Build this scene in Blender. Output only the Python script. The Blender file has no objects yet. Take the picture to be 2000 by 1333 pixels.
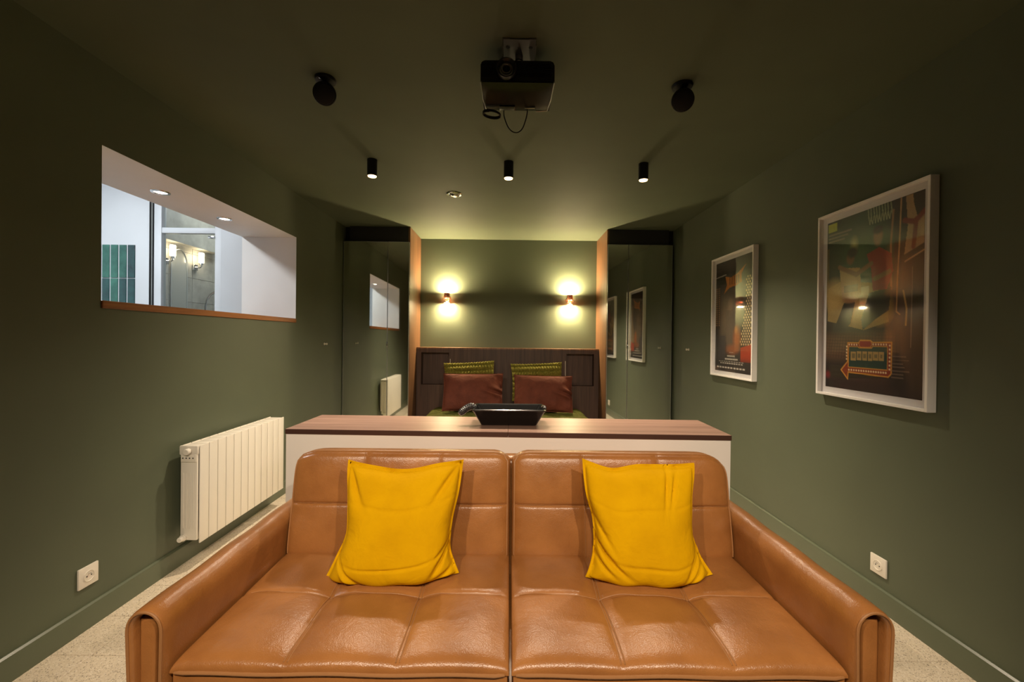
import bpy, bmesh, math, random
import numpy as np
from mathutils import Vector, Matrix
random.seed(7); np.random.seed(7)
PI = math.pi
scene = bpy.context.scene
COL = scene.collection

# ------------------------------------------------------------------ camera, world, exposure
CAM_H = 1.1934
CEIL = 2.327
XL, XR = -1.704, 1.677
YB, YW, YF = 4.896, 4.369, -1.80      # bed wall, wardrobe fronts, wall behind the camera
cam_d = bpy.data.cameras.new('camera')
cam_d.sensor_width = 36.0
cam_d.lens = 36.0 * 833.93 / 2000.0
cam_d.clip_start = 0.02
cam = bpy.data.objects.new('camera', cam_d); COL.objects.link(cam)
def cam_matrix(p, y, r):
    cp, sp, cy, sy, cr, sr = math.cos(p), math.sin(p), math.cos(y), math.sin(y), math.cos(r), math.sin(r)
    Rx = Matrix(((1,0,0),(0,cp,-sp),(0,sp,cp))); Ry = Matrix(((cy,0,sy),(0,1,0),(-sy,0,cy))); Rz = Matrix(((cr,-sr,0),(sr,cr,0),(0,0,1)))
    R = Rz @ Rx @ Ry
    w = lambda v: Vector((v[0], v[2], -v[1]))
    rt, dn, fw = w(R[0]), w(R[1]), w(R[2])
    m = Matrix((rt, -dn, -fw)).transposed().to_4x4()
    return m
cam.matrix_world = Matrix.Translation((0, 0, CAM_H)) @ cam_matrix(0.0050, -0.0052, 0.0114)
scene.camera = cam

world = bpy.data.worlds.new('world'); scene.world = world; world.use_nodes = True
world.node_tree.nodes['Background'].inputs[0].default_value = (1.0, 0.86, 0.68, 1)
world.node_tree.nodes['Background'].inputs[1].default_value = 0.0
vs = scene.view_settings
vs.view_transform = 'Standard'; vs.look = 'None'; vs.gamma = 1.0; vs.use_curve_mapping = False
vs.exposure = 0.58

SPOT_W = 100.0          # ceiling cylinder spots
SPOT_REAR_W = 70.0
SCONCE_E = 2050.0
WARM = (1.0, 0.81, 0.60)
COOL = (0.93, 0.97, 1.0)

# ------------------------------------------------------------------ materials
def lin(c):
    return tuple(((x/255.0)/12.92 if x/255.0 <= 0.04045 else ((x/255.0+0.055)/1.055)**2.4) for x in c) + (1.0,)
MATS = {}
def mat(name, col=(128,128,128), rough=0.5, metal=0.0, spec=0.5, emit=None, estr=0.0, coat=0.0, sheen=0.0):
    m = bpy.data.materials.new(name); m.use_nodes = True
    b = m.node_tree.nodes['Principled BSDF']
    b.inputs['Base Color'].default_value = lin(col)
    b.inputs['Roughness'].default_value = rough; b.inputs['Metallic'].default_value = metal
    b.inputs['Specular IOR Level'].default_value = spec
    b.inputs['Coat Weight'].default_value = coat
    b.inputs['Sheen Weight'].default_value = sheen
    if emit:
        b.inputs['Emission Color'].default_value = (*emit, 1); b.inputs['Emission Strength'].default_value = estr
    MATS[name] = m
    return m
def nodes(m):
    return m.node_tree.nodes, m.node_tree.links, m.node_tree.nodes['Principled BSDF']
def tex_coord(m, scale=(1,1,1), kind='Object'):
    n, l, b = nodes(m)
    tc = n.new('ShaderNodeTexCoord'); mp = n.new('ShaderNodeMapping'); mp.inputs['Scale'].default_value = scale
    l.new(tc.outputs[kind], mp.inputs['Vector'])
    return mp.outputs['Vector']
def noise(m, vec, scale, detail=4, rough=0.55, dist=0.0):
    n, l, b = nodes(m)
    t = n.new('ShaderNodeTexNoise'); t.inputs['Scale'].default_value = scale; t.inputs['Detail'].default_value = detail
    t.inputs['Roughness'].default_value = rough; t.inputs['Distortion'].default_value = dist
    l.new(vec, t.inputs['Vector']); return t.outputs['Fac']
def ramp(m, fac, stops):
    n, l, b = nodes(m)
    r = n.new('ShaderNodeValToRGB'); cr = r.color_ramp
    while len(cr.elements) < len(stops): cr.elements.new(0.5)
    for e, (p, c) in zip(cr.elements, stops): e.position = p; e.color = lin(c)
    l.new(fac, r.inputs['Fac']); return r.outputs['Color']
def bump(m, fac, strength, dist=0.01, chain=None):
    n, l, b = nodes(m)
    bp = n.new('ShaderNodeBump'); bp.inputs['Strength'].default_value = strength; bp.inputs['Distance'].default_value = dist
    l.new(fac, bp.inputs['Height'])
    if chain is not None: l.new(chain, bp.inputs['Normal'])
    l.new(bp.outputs['Normal'], b.inputs['Normal']); return bp.outputs['Normal']
def paint(name, c, rough=0.6, bs=0.03, spec=0.35):
    m = mat(name, c, rough, spec=spec); v = tex_coord(m)
    n, l, b = nodes(m)
    d = tuple(int(x*0.93) for x in c)
    l.new(ramp(m, noise(m, v, 1.3, 3), [(0.3, d), (0.7, c)]), b.inputs['Base Color'])
    bump(m, noise(m, v, 160, 2), bs, 0.002)
    return m
def wood(name, dark, light, axis, rough=0.45, scale=1.0, spec=0.4):
    m = mat(name, light, rough, spec=spec); n, l, b = nodes(m)
    s = [22*scale]*3; s[axis] = 0.9*scale
    v = tex_coord(m, tuple(s))
    f = noise(m, v, 2.2, 6, 0.62, 0.6)
    l.new(ramp(m, f, [(0.32, dark), (0.5, tuple((a+c)//2 for a, c in zip(dark, light))), (0.68, light)]), b.inputs['Base Color'])
    bump(m, f, 0.05, 0.003)
    return m

GREEN = (95, 103, 83)
wall_m = paint('wall_green', GREEN, 0.55)
ceil_m = paint('ceiling_green', GREEN, 0.7, spec=0.2)
base_m = paint('skirting_green', (92, 100, 80), 0.3, 0.01, 0.5)
white_m = paint('white_paint', (232, 231, 229), 0.5, 0.01)
bath_m = paint('bathroom_white', (202, 206, 210), 0.5, 0.01)
tabw_m = paint('console_white', (234, 228, 222), 0.5, 0.01)
rad_m = mat('radiator_white', (226, 221, 210), 0.35)
frame_m = mat('frame_white', (246, 243, 240), 0.4)
mount_m = mat('mount_card_white', (226, 224, 226), 0.75)
plastic_w = mat('white_plastic', (232, 226, 214), 0.3)
dark_m = mat('black_hole', (8, 8, 8), 0.6)
black_m = mat('black_metal', (12, 12, 12), 0.4, spec=0.4)
blackpl_m = mat('black_plastic', (14, 14, 14), 0.35)
blackgl_m = mat('black_gloss_plastic', (10, 9, 9), 0.22, spec=0.3)
grille_m = mat('speaker_grille', (9, 9, 10), 0.75)
steel_m = mat('brushed_steel', (150, 148, 150), 0.4, metal=0.85)
chrome_m = mat('chrome', (215, 215, 215), 0.12, metal=1.0)
alu_m = mat('aluminium_trim', (190, 192, 188), 0.3, metal=0.9)
copper_m = mat('copper', (232, 156, 124), 0.22, metal=0.9)
fascia_m = mat('dark_fascia', (34, 35, 34), 0.55)
gap_m = mat('shadow_gap_black', (12, 12, 11), 0.8)
sill_m = wood('oak_sill', (120, 72, 28), (168, 104, 46), 1, 0.5)
walnut_top = wood('walnut_console_top', (114, 88, 76), (150, 120, 105), 0, 0.4, 0.8)
walnut_edge = mat('walnut_edge_band', (66, 42, 34), 0.45)
walnut_panel = wood('walnut_panel', (88, 60, 40), (130, 94, 64), 2, 0.45)
walnut_dark = wood('walnut_headboard', (60, 42, 34), (84, 60, 49), 2, 0.5)
stitch_m = mat('leather_piping', (154, 108, 66), 0.45)
quilt_m = mat('green_velvet_quilt', (84, 88, 30), 0.85, spec=0.15)
knit_m = mat('green_knit', (124, 118, 40), 0.85, spec=0.15)
brick_m = mat('terracotta_cotton', (136, 74, 52), 0.8, spec=0.2)
yellow_m = mat('mustard_linen', (222, 172, 0), 0.9, spec=0.1)
bowl_m = mat('black_lacquer', (13, 13, 14), 0.22, coat=0.3)
handle_m = mat('carved_black', (40, 39, 40), 0.3, coat=0.3)
teal_m = mat('teal_zellige', (34, 92, 84), 0.12, coat=0.4)
teal2_m = mat('dark_teal_zellige', (26, 66, 66), 0.12, coat=0.4)
tile_m = mat('grey_stone_tile', (150, 146, 134), 0.5)
grout_m = paint('grout', (186, 176, 160), 0.8)
mirror_m = mat('mirror', (234, 237, 230), 0.03, metal=1.0)
mirror2_m = mat('bath_mirror', (176, 176, 166), 0.18, metal=0.35)

leather_m = mat('cognac_leather', (164, 94, 46), 0.31, spec=0.6)
def _leather(m):
    n, l, b = nodes(m); v = tex_coord(m)
    l.new(ramp(m, noise(m, v, 7, 5), [(0.3, (140, 90, 46)), (0.7, (164, 110, 60))]), b.inputs['Base Color'])
    vo = n.new('ShaderNodeTexVoronoi'); vo.inputs['Scale'].default_value = 330; l.new(v, vo.inputs['Vector'])
    c1 = bump(m, vo.outputs['Distance'], 0.16, 0.0018)
    c2 = bump(m, noise(m, v, 26, 5, 0.6), 0.14, 0.012, c1)
_leather(leather_m)
def _fabric(m, c0, c1, sc, st, weave=900):
    n, l, b = nodes(m); v = tex_coord(m)
    l.new(ramp(m, noise(m, v, sc, 5), [(0.3, c0), (0.7, c1)]), b.inputs['Base Color'])
    a = bump(m, noise(m, v, weave, 2), 0.12, 0.001)
    bump(m, noise(m, v, 14, 4, 0.55, 0.8), st, 0.02, a)
_fabric(yellow_m, (200, 150, 0), (212, 162, 0), 9, 0.25)
_fabric(brick_m, (80, 40, 29), (102, 53, 38), 9, 0.45)
_fabric(quilt_m, (58, 62, 22), (88, 88, 38), 60, 0.3, 300)
_fabric(knit_m, (88, 86, 30), (132, 124, 54), 70, 0.25, 400)
def _stone(m, c0, c1):
    n, l, b = nodes(m); v = tex_coord(m)
    l.new(ramp(m, noise(m, v, 6, 8, 0.65), [(0.3, c0), (0.7, c1)]), b.inputs['Base Color'])
_stone(tile_m, (128, 126, 116), (170, 166, 154))
_stone(teal_m, (20, 66, 60), (52, 112, 96)); _stone(teal2_m, (18, 44, 48), (34, 80, 78))
terr_m = mat('terrazzo', (206, 190, 166), 0.35)
def _terrazzo(m):
    n, l, b = nodes(m)
    tc = n.new('ShaderNodeTexCoord'); gm = n.new('ShaderNodeNewGeometry')
    vo = n.new('ShaderNodeTexVoronoi'); vo.inputs['Scale'].default_value = 300; l.new(gm.outputs['Position'], vo.inputs['Vector'])
    sep = n.new('ShaderNodeSeparateColor'); l.new(vo.outputs['Color'], sep.inputs['Color'])
    c = ramp(m, sep.outputs['Red'], [(0.0, (128, 116, 100)), (0.07, (160, 148, 130)), (0.14, (204, 190, 168)), (0.8, (210, 197, 176)), (0.92, (222, 212, 196))])
    l.new(c, b.inputs['Base Color'])
_terrazzo(terr_m)
glass_m = bpy.data.materials.new('picture_glass'); glass_m.use_nodes = True
def _glass(m, tint=(1,1,1,1), ior=1.5):
    n, l = m.node_tree.nodes, m.node_tree.links
    n.clear(); out = n.new('ShaderNodeOutputMaterial'); mx = n.new('ShaderNodeMixShader')
    tr = n.new('ShaderNodeBsdfTransparent'); tr.inputs[0].default_value = tint
    gl = n.new('ShaderNodeBsdfGlossy'); gl.inputs['Roughness'].default_value = 0.03
    lw = n.new('ShaderNodeLayerWeight'); lw.inputs[0].default_value = 0.5     # Schlick reflectance, the same from both faces
    pw = n.new('ShaderNodeMath'); pw.operation = 'POWER'; pw.inputs[1].default_value = 5.0; l.new(lw.outputs['Facing'], pw.inputs[0])
    fr = n.new('ShaderNodeMath'); fr.operation = 'MULTIPLY_ADD'; fr.inputs[1].default_value = 0.96; fr.inputs[2].default_value = 0.04; l.new(pw.outputs[0], fr.inputs[0])
    l.new(fr.outputs[0], mx.inputs[0]); l.new(tr.outputs[0], mx.inputs[1]); l.new(gl.outputs[0], mx.inputs[2]); l.new(mx.outputs[0], out.inputs[0])
_glass(glass_m)
pane_m = bpy.data.materials.new('clear_pane'); pane_m.use_nodes = True; _glass(pane_m, (0.94, 0.97, 0.96, 1))
print_m = mat('poster_print', (128,128,128), 0.55)
def _print(m):
    n, l, b = nodes(m); a = n.new('ShaderNodeVertexColor'); a.layer_name = 'print'; l.new(a.outputs['Color'], b.inputs['Base Color'])
_print(print_m)
glow_warm = mat('lamp_glow_warm', (255, 220, 160), 0.5, emit=(1.0, 0.66, 0.30), estr=4.5)
glow_sconce = mat('sconce_glow', (255, 230, 180), 0.5, emit=(1.0, 0.77, 0.43), estr=SCONCE_E)
glow_soffit = mat('downlight_glow', (255, 240, 220), 0.5, emit=(1.0, 0.9, 0.74), estr=9.0)
glow_bath = mat('bath_lamp_glow', (255, 240, 220), 0.5, emit=(1.0, 0.80, 0.54), estr=20.0)
glow_show = mat('shower_ceiling_glow', (255, 255, 255), 0.5, emit=COOL, estr=22.0)
glow_bathc = mat('bath_ceiling_glow', (255, 255, 255), 0.5, emit=COOL, estr=88.0)

# ------------------------------------------------------------------ geometry helpers
class G:
    """collects geometry in a bmesh"""
    def __init__(s): s.bm = bmesh.new()
    def add(s, verts, faces):
        vs_ = [s.bm.verts.new(v) for v in verts]
        for f in faces:
            try: s.bm.faces.new([vs_[i] for i in f])
            except ValueError: pass
        return s
    def box(s, x0, x1, y0, y1, z0, z1, bev=0.0, seg=2):
        if x0 > x1: x0, x1 = x1, x0
        if y0 > y1: y0, y1 = y1, y0
        if z0 > z1: z0, z1 = z1, z0
        t = bmesh.new()
        vv = [t.verts.new((x, y, z)) for z in (z0, z1) for y in (y0, y1) for x in (x0, x1)]
        for f in ((0,2,3,1),(4,5,7,6),(0,1,5,4),(2,6,7,3),(0,4,6,2),(1,3,7,5)): t.faces.new([vv[i] for i in f])
        if bev > 0: bmesh.ops.bevel(t, geom=list(t.edges), offset=bev, segments=seg, affect='EDGES', profile=0.5)
        me = bpy.data.meshes.new('tmp'); t.to_mesh(me); t.free(); s.bm.from_mesh(me); bpy.data.meshes.remove(me)
        return s
    def tube(s, pts, r, seg=8, caps=True, closed=False):
        pts = [Vector(p) for p in pts]; n = len(pts)
        rs = r if isinstance(r, (list, tuple)) else [r]*n
        tans = []
        for i in range(n):
            a = pts[(i-1) % n] if (closed or i > 0) else pts[i]
            b = pts[(i+1) % n] if (closed or i < n-1) else pts[i]
            tans.append((b-a).normalized())
        t0 = tans[0]; up = Vector((0,0,1)) if abs(t0.z) < 0.9 else Vector((1,0,0))
        nrm = (up - t0*up.dot(t0)).normalized(); V = []
        for i in range(n):
            t = tans[i]; nrm = (nrm - t*nrm.dot(t)).normalized(); bn = t.cross(nrm)
            for k in range(seg):
                a = 2*PI*k/seg; V.append(pts[i] + (nrm*math.cos(a)+bn*math.sin(a))*rs[i])
        F = []
        for i in range(n if closed else n-1):
            j = (i+1) % n
            for k in range(seg): F.append((i*seg+k, i*seg+(k+1) % seg, j*seg+(k+1) % seg, j*seg+k))
        if caps and not closed: F.append(tuple(range(seg-1, -1, -1))); F.append(tuple((n-1)*seg+k for k in range(seg)))
        return s.add(V, F)
    def lathe(s, prof, org=(0,0,0), axis=(0,0,1), seg=24):
        ax = Vector(axis).normalized(); up = Vector((0,0,1)) if abs(ax.z) < 0.9 else Vector((1,0,0))
        e1 = (up-ax*up.dot(ax)).normalized(); e2 = ax.cross(e1); o = Vector(org); V = []; F = []
        for (r, h) in prof:
            for k in range(seg):
                a = 2*PI*k/seg; V.append(o + ax*h + (e1*math.cos(a)+e2*math.sin(a))*max(r, 1e-5))
        for i in range(len(prof)-1):
            for k in range(seg): F.append((i*seg+k, i*seg+(k+1) % seg, (i+1)*seg+(k+1) % seg, (i+1)*seg+k))
        F.append(tuple(range(seg-1, -1, -1))); m = (len(prof)-1)*seg; F.append(tuple(m+k for k in range(seg)))
        return s.add(V, F)
    def grid(s, fn, nu, nv):
        V = [fn(i/nu, j/nv) for j in range(nv+1) for i in range(nu+1)]
        F = [(j*(nu+1)+i, j*(nu+1)+i+1, (j+1)*(nu+1)+i+1, (j+1)*(nu+1)+i) for j in range(nv) for i in range(nu)]
        return s.add(V, F)
    def prism(s, poly, fn, a, b):
        """poly of 2-D points, fn(p, t) -> 3-D, extruded from t=a to t=b"""
        n = len(poly); V = [fn(p, a) for p in poly]+[fn(p, b) for p in poly]
        F = [tuple(range(n-1, -1, -1)), tuple(range(n, 2*n))]+[(i, (i+1) % n, n+(i+1) % n, n+i) for i in range(n)]
        return s.add(V, F)
    def rot(s, ang, axis='Z', cent=(0,0,0)):
        bmesh.ops.rotate(s.bm, verts=s.bm.verts, cent=cent, matrix=Matrix.Rotation(ang, 3, axis)); return s
    def move(s, v): bmesh.ops.translate(s.bm, verts=s.bm.verts, vec=v); return s
    def obj(s, name, material, parent=None, smooth=35, world=True, weld=0.0, normals=True):
        if weld: bmesh.ops.remove_doubles(s.bm, verts=s.bm.verts, dist=weld)
        if normals: bmesh.ops.recalc_face_normals(s.bm, faces=s.bm.faces)
        if parent is not None and world:
            o = Vector((0,0,0)); p = parent
            while p is not None: o += p.location; p = p.parent
            bmesh.ops.translate(s.bm, verts=s.bm.verts, vec=-o)
        me = bpy.data.meshes.new(name); s.bm.to_mesh(me); s.bm.free()
        me.materials.append(material)
        if smooth:
            me.polygons.foreach_set('use_smooth', [True]*len(me.polygons))
            me.set_sharp_from_angle(angle=math.radians(smooth))
        ob = bpy.data.objects.new(name, me); COL.objects.link(ob)
        if parent is not None: ob.parent = parent
        return ob
def tag(o, label, cat, group=None):
    o['label'] = label; o['category'] = cat
    if group: o['group'] = group
    return o
def thing(name, label, cat, loc=(0,0,0), group=None):
    o = bpy.data.objects.new(name, None); o.empty_display_size = 0.05; COL.objects.link(o); o.location = loc
    return tag(o, label, cat, group)
def struct(o): o['kind'] = 'structure'; return o
def dup(root, loc, label, group=None, rotz=None):
    r = root.copy(); COL.objects.link(r); r.location = loc
    if rotz is not None: r.rotation_euler = (0, 0, rotz)
    r['label'] = label
    if group: r['group'] = group
    for ch in list(root.children):
        c = ch.copy(); COL.objects.link(c); c.parent = r
        for g in list(ch.children):
            d = g.copy(); COL.objects.link(d); d.parent = c
    return r
def spot_light(name, parent, loc, energy, color, size=100, blend=0.8, radius=0.03, rot=(0,0,0)):
    d = bpy.data.lights.new(name, 'SPOT'); d.energy = energy; d.color = color; d.spot_size = math.radians(size); d.spot_blend = blend; d.shadow_soft_size = radius
    o = bpy.data.objects.new(name, d); COL.objects.link(o); o.location = loc; o.rotation_euler = rot
    if parent is not None: o.parent = parent
    return o
def smooth01(x): x = max(0.0, min(1.0, x)); return x*x*(3-2*x)
def interp(pts, t):
    """polyline interpolation by parameter, Catmull-Rom"""
    n = len(pts)-1; x = t*n; i = min(int(x), n-1); f = x-i
    P = lambda k: Vector(pts[max(0, min(n, k))])
    a, b, c, d = P(i-1), P(i), P(i+1), P(i+2)
    return 0.5*((2*b)+(c-a)*f+(2*a-5*b+4*c-d)*f*f+(3*b-a-3*c+d)*f**3)

# ------------------------------------------------------------------ room shell
WT = 0.43                                   # thickness of the wall with the opening
OY0, OY1, OZ0, OZ1 = 1.788, 3.405, 1.302, 1.980
g = G()
g.box(XL-WT, XL, YF, OY0-0.0008, 0, CEIL).box(XL-WT, XL, OY1+0.0008, YB+0.1, 0, CEIL)
g.box(XL-WT, XL, OY0-0.0008, OY1+0.0008, 0, OZ0).box(XL-WT, XL, OY0-0.0008, OY1+0.0008, OZ1+0.0008, CEIL)
struct(g.obj('wall_left', wall_m, smooth=0))
struct(G().box(XR, XR+0.1, YF, YB+0.1, 0, CEIL).obj('wall_right', wall_m, smooth=0))
struct(G().box(XL, XR, YB, YB+0.1, 0, CEIL).obj('wall_back', wall_m, smooth=0))
struct(G().box(XL-WT, XR+0.1, YF-0.1, YF, 0, CEIL).obj('wall_front', wall_m, smooth=0))
struct(G().box(XL-WT, XR+0.1, YF-0.1, YB+0.1, CEIL, CEIL+0.08).obj('ceiling', ceil_m, smooth=0))
floor = struct(G().box(XL-WT, XR+0.1, YF-0.1, YB+0.1, -0.08, -0.006).obj('floor', grout_m, smooth=0))
# terrazzo floor tiles, each a piece of the floor in front of the camera
TS = 0.2235; TG = 0.002
tile_me = None
def tile_geo(): return G().box(-TS/2+TG/2, TS/2-TG/2, -TS/2+TG/2, TS/2-TG/2, -0.0062, 0.0, 0.0012, 1)
x_start = XL + 0.02
rest = G()
ny0 = -15; tile_count = 0
for j in range(ny0, 15):
    yc = 1.588 + (j+0.5)*TS
    if yc-TS/2 < YF or yc+TS/2 > YB: continue
    for i in range(16):
        xc = x_start - 0.08 + (i+0.5)*TS
        x0, x1 = max(XL, xc-TS/2+TG/2), min(XR, xc+TS/2-TG/2)
        if x1-x0 < 0.01: continue
        whole = (x1-x0) > TS-TG-1e-4
        if 1.1 < yc < 4.4:
            if whole:
                if tile_me is None:
                    o = tile_geo().obj('tile', terr_m, None, 0); tile_me = o.data
                else:
                    o = bpy.data.objects.new('tile', tile_me); COL.objects.link(o)
                o.location = (xc, yc, random.uniform(-0.0003, 0)); o.parent = floor
            else:
                o = G().box(x0, x1, yc-TS/2+TG/2, yc+TS/2-TG/2, -0.0062, 0, 0.0012, 1).obj('tile', terr_m, floor, 0)
            tile_count += 1
        else:
            rest.box(x0, x1, yc-TS/2+TG/2, yc+TS/2-TG/2, -0.0062, 0)
o = rest.obj('tile_field', terr_m, floor, 0); o['kind'] = 'stuff'
def skirting(name, x, sgn):
    prof = [(0, 0), (0.014, 0), (0.014, 0.086), (0.0125, 0.0905), (0.005, 0.0965), (0, 0.0965)]
    return struct(G().prism(prof, lambda p, t: (x+sgn*p[0], t, p[1]), YF, YW-0.005).obj(name, base_m, None, 30))
skirting('baseboard_left', XL, 1); skirting('baseboard_right', XR, -1)
# lining of the opening to the bathroom
w1 = struct(bpy.data.objects.new('window_1', None)); COL.objects.link(w1); w1.location = (XL, (OY0+OY1)/2, OZ0)
XI = XL-WT
G().box(XI, XL-0.0004, OY0, OY1, OZ1, OZ1+0.0006).obj('soffit_lining', white_m, w1, 0)
G().box(XI, XL-0.0004, OY1, OY1+0.0006, OZ0+0.033, OZ1).obj('side_lining', white_m, w1, 0)
G().box(XI, XL-0.0004, OY0-0.0006, OY0, OZ0+0.033, OZ1).obj('side_lining', white_m, w1, 0)
G().box(XI, XL+0.006, OY0+0.0005, OY1-0.0005, OZ0+0.0005, OZ0+0.033, 0.002, 1).obj('window_sill', sill_m, w1, 0)

# ------------------------------------------------------------------ bathroom beyond the opening
BXF, BC, BY0, PY = -3.95, 2.62, 0.2, 3.417
struct(G().box(BXF-0.1, BXF, BY0, PY+2.4, 0.0, BC).obj('wall_bathroom_outer', bath_m, smooth=0))
struct(G().box(BXF, XI, BY0-0.1, BY0, 0.0, BC).obj('wall_bathroom_near', bath_m, smooth=0))
struct(G().box(BXF, XI, BY0, PY+2.4, BC, BC+0.08).obj('ceiling_bathroom', bath_m, smooth=0))
struct(G().box(BXF, XI, BY0, PY+2.4, -0.08, 0.0).obj('floor_bathroom', grout_m, smooth=0))
struct(G().box(XI-0.02, XI, BY0, PY+2.4, CEIL, BC).obj('wall_bathroom_upper', bath_m, smooth=0))
struct(G().box(XI-0.004, XI-0.0005, BY0, OY0-0.012, 0, CEIL).box(XI-0.004, XI-0.0005, OY0-0.012, PY, 0, OZ0).box(XI-0.004, XI-0.0005, OY0-0.012, PY, OZ1+0.012, CEIL).box(XI-0.004, XI-0.0005, PY, PY+2.4, 0, CEIL).obj('wall_bathroom_inner', bath_m, smooth=0))
part_w = G()
part_w.box(-2.309, XI-0.005, PY, PY+0.08, 0, BC)          # white return beside the opening
part_w.box(BXF, -2.873, PY, PY+0.08, 0, BC)                # wall that carries the teal tiles
part_w.box(-2.873, -2.309, PY, PY+0.08, 2.35, BC)
wp = struct(part_w.obj('wall_bathroom_partition', bath_m, smooth=0))
# teal tiles on the partition
tw, th = 0.0672, 0.268
for i in range(9):
    for j in range(5):
        x1 = -2.987 - i*tw; z1 = 1.906 - j*th
        if x1-tw < BXF: continue
        G().box(x1-tw+0.011, x1, PY-0.007, PY+0.001, z1-th+0.007, z1, 0.0015, 1).obj('tile', random.choice((teal_m, teal2_m, teal2_m)), wp, 0)
# framed glass screen of the shower
gs = thing('shower_screen', 'white framed clear glass shower screen seen through the wall opening', 'shower screen', (-2.6, PY+0.03, 0))
fy0, fy1 = PY+0.005, PY+0.055
G().box(-2.361, -2.3095, fy0, fy1, 0, 2.345, 0.003).obj('frame_post', bath_m, gs)
G().box(-2.845, -2.787, fy0, fy1, 0, 2.345, 0.003).obj('frame_post', bath_m, gs)
G().box(-2.787, -2.361, fy0+0.005, fy1-0.005, 2.008, 2.052, 0.003).obj('frame_rail', bath_m, gs)
G().box(-2.8725, -2.8655, fy0-0.012, fy1, 0, 2.345).obj('seal_strip', black_m, gs)
G().box(-2.8535, -2.8455, fy0-0.006, fy1, 0, 2.345).obj('seal_strip', black_m, gs)
G().box(-2.865, -2.854, fy0-0.004, fy1, 0, 2.345).obj('door_track', alu_m, gs)
G().box(-2.787, -2.361, PY+0.028, PY+0.034, 0.05, 2.008).obj('glass_pane', pane_m, gs, 0)
G().box(-2.787, -2.361, PY+0.028, PY+0.034, 2.052, 2.345).obj('glass_pane', pane_m, gs, 0)
G().box(-2.41, -2.362, fy0-0.01, fy0+0.004, 1.965, 1.985, 0.002).obj('hinge', chrome_m, gs)
# stone tiled shower wall with a lit niche
XB = -3.30
ws = struct(G().box(BXF, XB-0.012, PY+0.08, PY+2.4, 0, BC).obj('wall_shower', grout_m, smooth=0))
for i in range(7):
    for j in range(10):
        y0 = 3.52 + i*0.31; z1 = 2.031 - j*0.25 + 0.25*2
        if z1-0.25 < 0: continue
        G().box(XB-0.013, XB, y0, y0+0.306, z1-0.246, z1, 0.001, 1).obj('tile', tile_m, ws, 0)
struct(G().box(BXF, XI, PY+2.3, PY+2.4, 0, BC).obj('wall_shower_end', tile_m, smooth=0))
led = G().box(XB+0.0005, XB+0.10, 3.52, 4.72, 2.088, BC-0.002, 0.002, 1).obj('bulkhead', tile_m, None, 0)
struct(led); led.name = 'trim_1'
am = G()
ay, az, ar = 4.262, 1.90, 0.102
pts = [(ay+ar*math.cos(a), az+ar*1.45*math.sin(a)) for a in [PI*k/20 for k in range(21)]] + [(ay-ar, 1.25), (ay+ar, 1.25)]
mrt = thing('arched_mirror', 'arched wall mirror between two lit bathroom lamps', 'mirror', (XB, ay, 1.25))
am.prism(pts, lambda p, t: (t, p[0], p[1]), XB+0.001, XB+0.008); am.obj('mirror_glass', mirror2_m, mrt)
rim = [(XB+0.010, p[0], p[1]) for p in [pts[-1]]+pts[:21]+[pts[21]]]
G().tube(rim, 0.006, 8).obj('mirror_rim', alu_m, mrt)
def bath_lamp(y, label):
    t = thing('bathroom_wall_lamp', label, 'wall lamp', (XB, y, 1.90), 'lamps beside the bathroom mirror')
    G().lathe([(0.018, 0.0), (0.024, 0.002), (0.024, 0.10), (0.020, 0.104)], (XB+0.075, y, 1.948), (0,0,1), 20).obj('lamp_shade', glow_bath, t)
    G().box(XB+0.0005, XB+0.02, y-0.03, y+0.03, 1.87, 1.93, 0.004).obj('wall_plate', chrome_m, t)
    G().tube([(XB+0.015, y, 1.90), (XB+0.06, y, 1.90), (XB+0.075, y, 1.912), (XB+0.075, y, 1.948)], 0.009, 10).obj('arm', chrome_m, t)
    G().lathe([(0.014, 0), (0.018, 0.004), (0.018, 0.022)], (XB+0.075, y, 1.925), (0,0,1), 16).obj('lamp_holder', chrome_m, t)
bath_lamp(4.095, 'lit glass bathroom lamp beside the arched mirror, nearer the teal tiles')
bath_lamp(4.472, 'lit glass bathroom lamp beside the arched mirror, nearer the shower pipe')
sh = thing('shower_pipe', 'curved chrome shower pipe behind the glass screen', 'shower pipe', (-3.0, 4.2, 1.0))
G().tube([(-3.0+0.0, 4.22, 0.95), (-3.0, 4.22, 1.48), (-2.99, 4.225, 1.545), (-2.96, 4.24, 1.60), (-2.91, 4.26, 1.635), (-2.85, 4.29, 1.645)], 0.010, 10).obj('pipe', chrome_m, sh)
G().lathe([(0.012, 0), (0.05, 0.02), (0.052, 0.03)], (-2.85, 4.29, 1.645), (0.9, 0.2, -0.4), 16).obj('shower_head', chrome_m, sh)
G().box(-3.02, -2.98, 4.20, 4.24, 0.0, 0.95, 0.006).obj('riser', chrome_m, sh)
# ceiling lamps that light the bathroom
def bath_ceiling(x, y, label, gm):
    t = thing('bathroom_ceiling_lamp', label, 'ceiling lamp', (x, y, BC), 'bathroom ceiling lamps')
    G().lathe([(0.20, 0), (0.20, -0.03), (0.19, -0.035)], (x, y, BC), (0,0,1), 32).obj('lamp_body', white_m, t)
    G().lathe([(0.18, -0.036), (0.17, -0.045), (0.0, -0.05)], (x, y, BC), (0,0,1), 32).obj('diffuser', gm, t)
bath_ceiling(-2.95, 2.30, 'round white bathroom ceiling lamp over the washing area', glow_bathc)
bath_ceiling(-2.75, 4.5, 'round white bathroom ceiling lamp inside the shower', glow_show)
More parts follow.
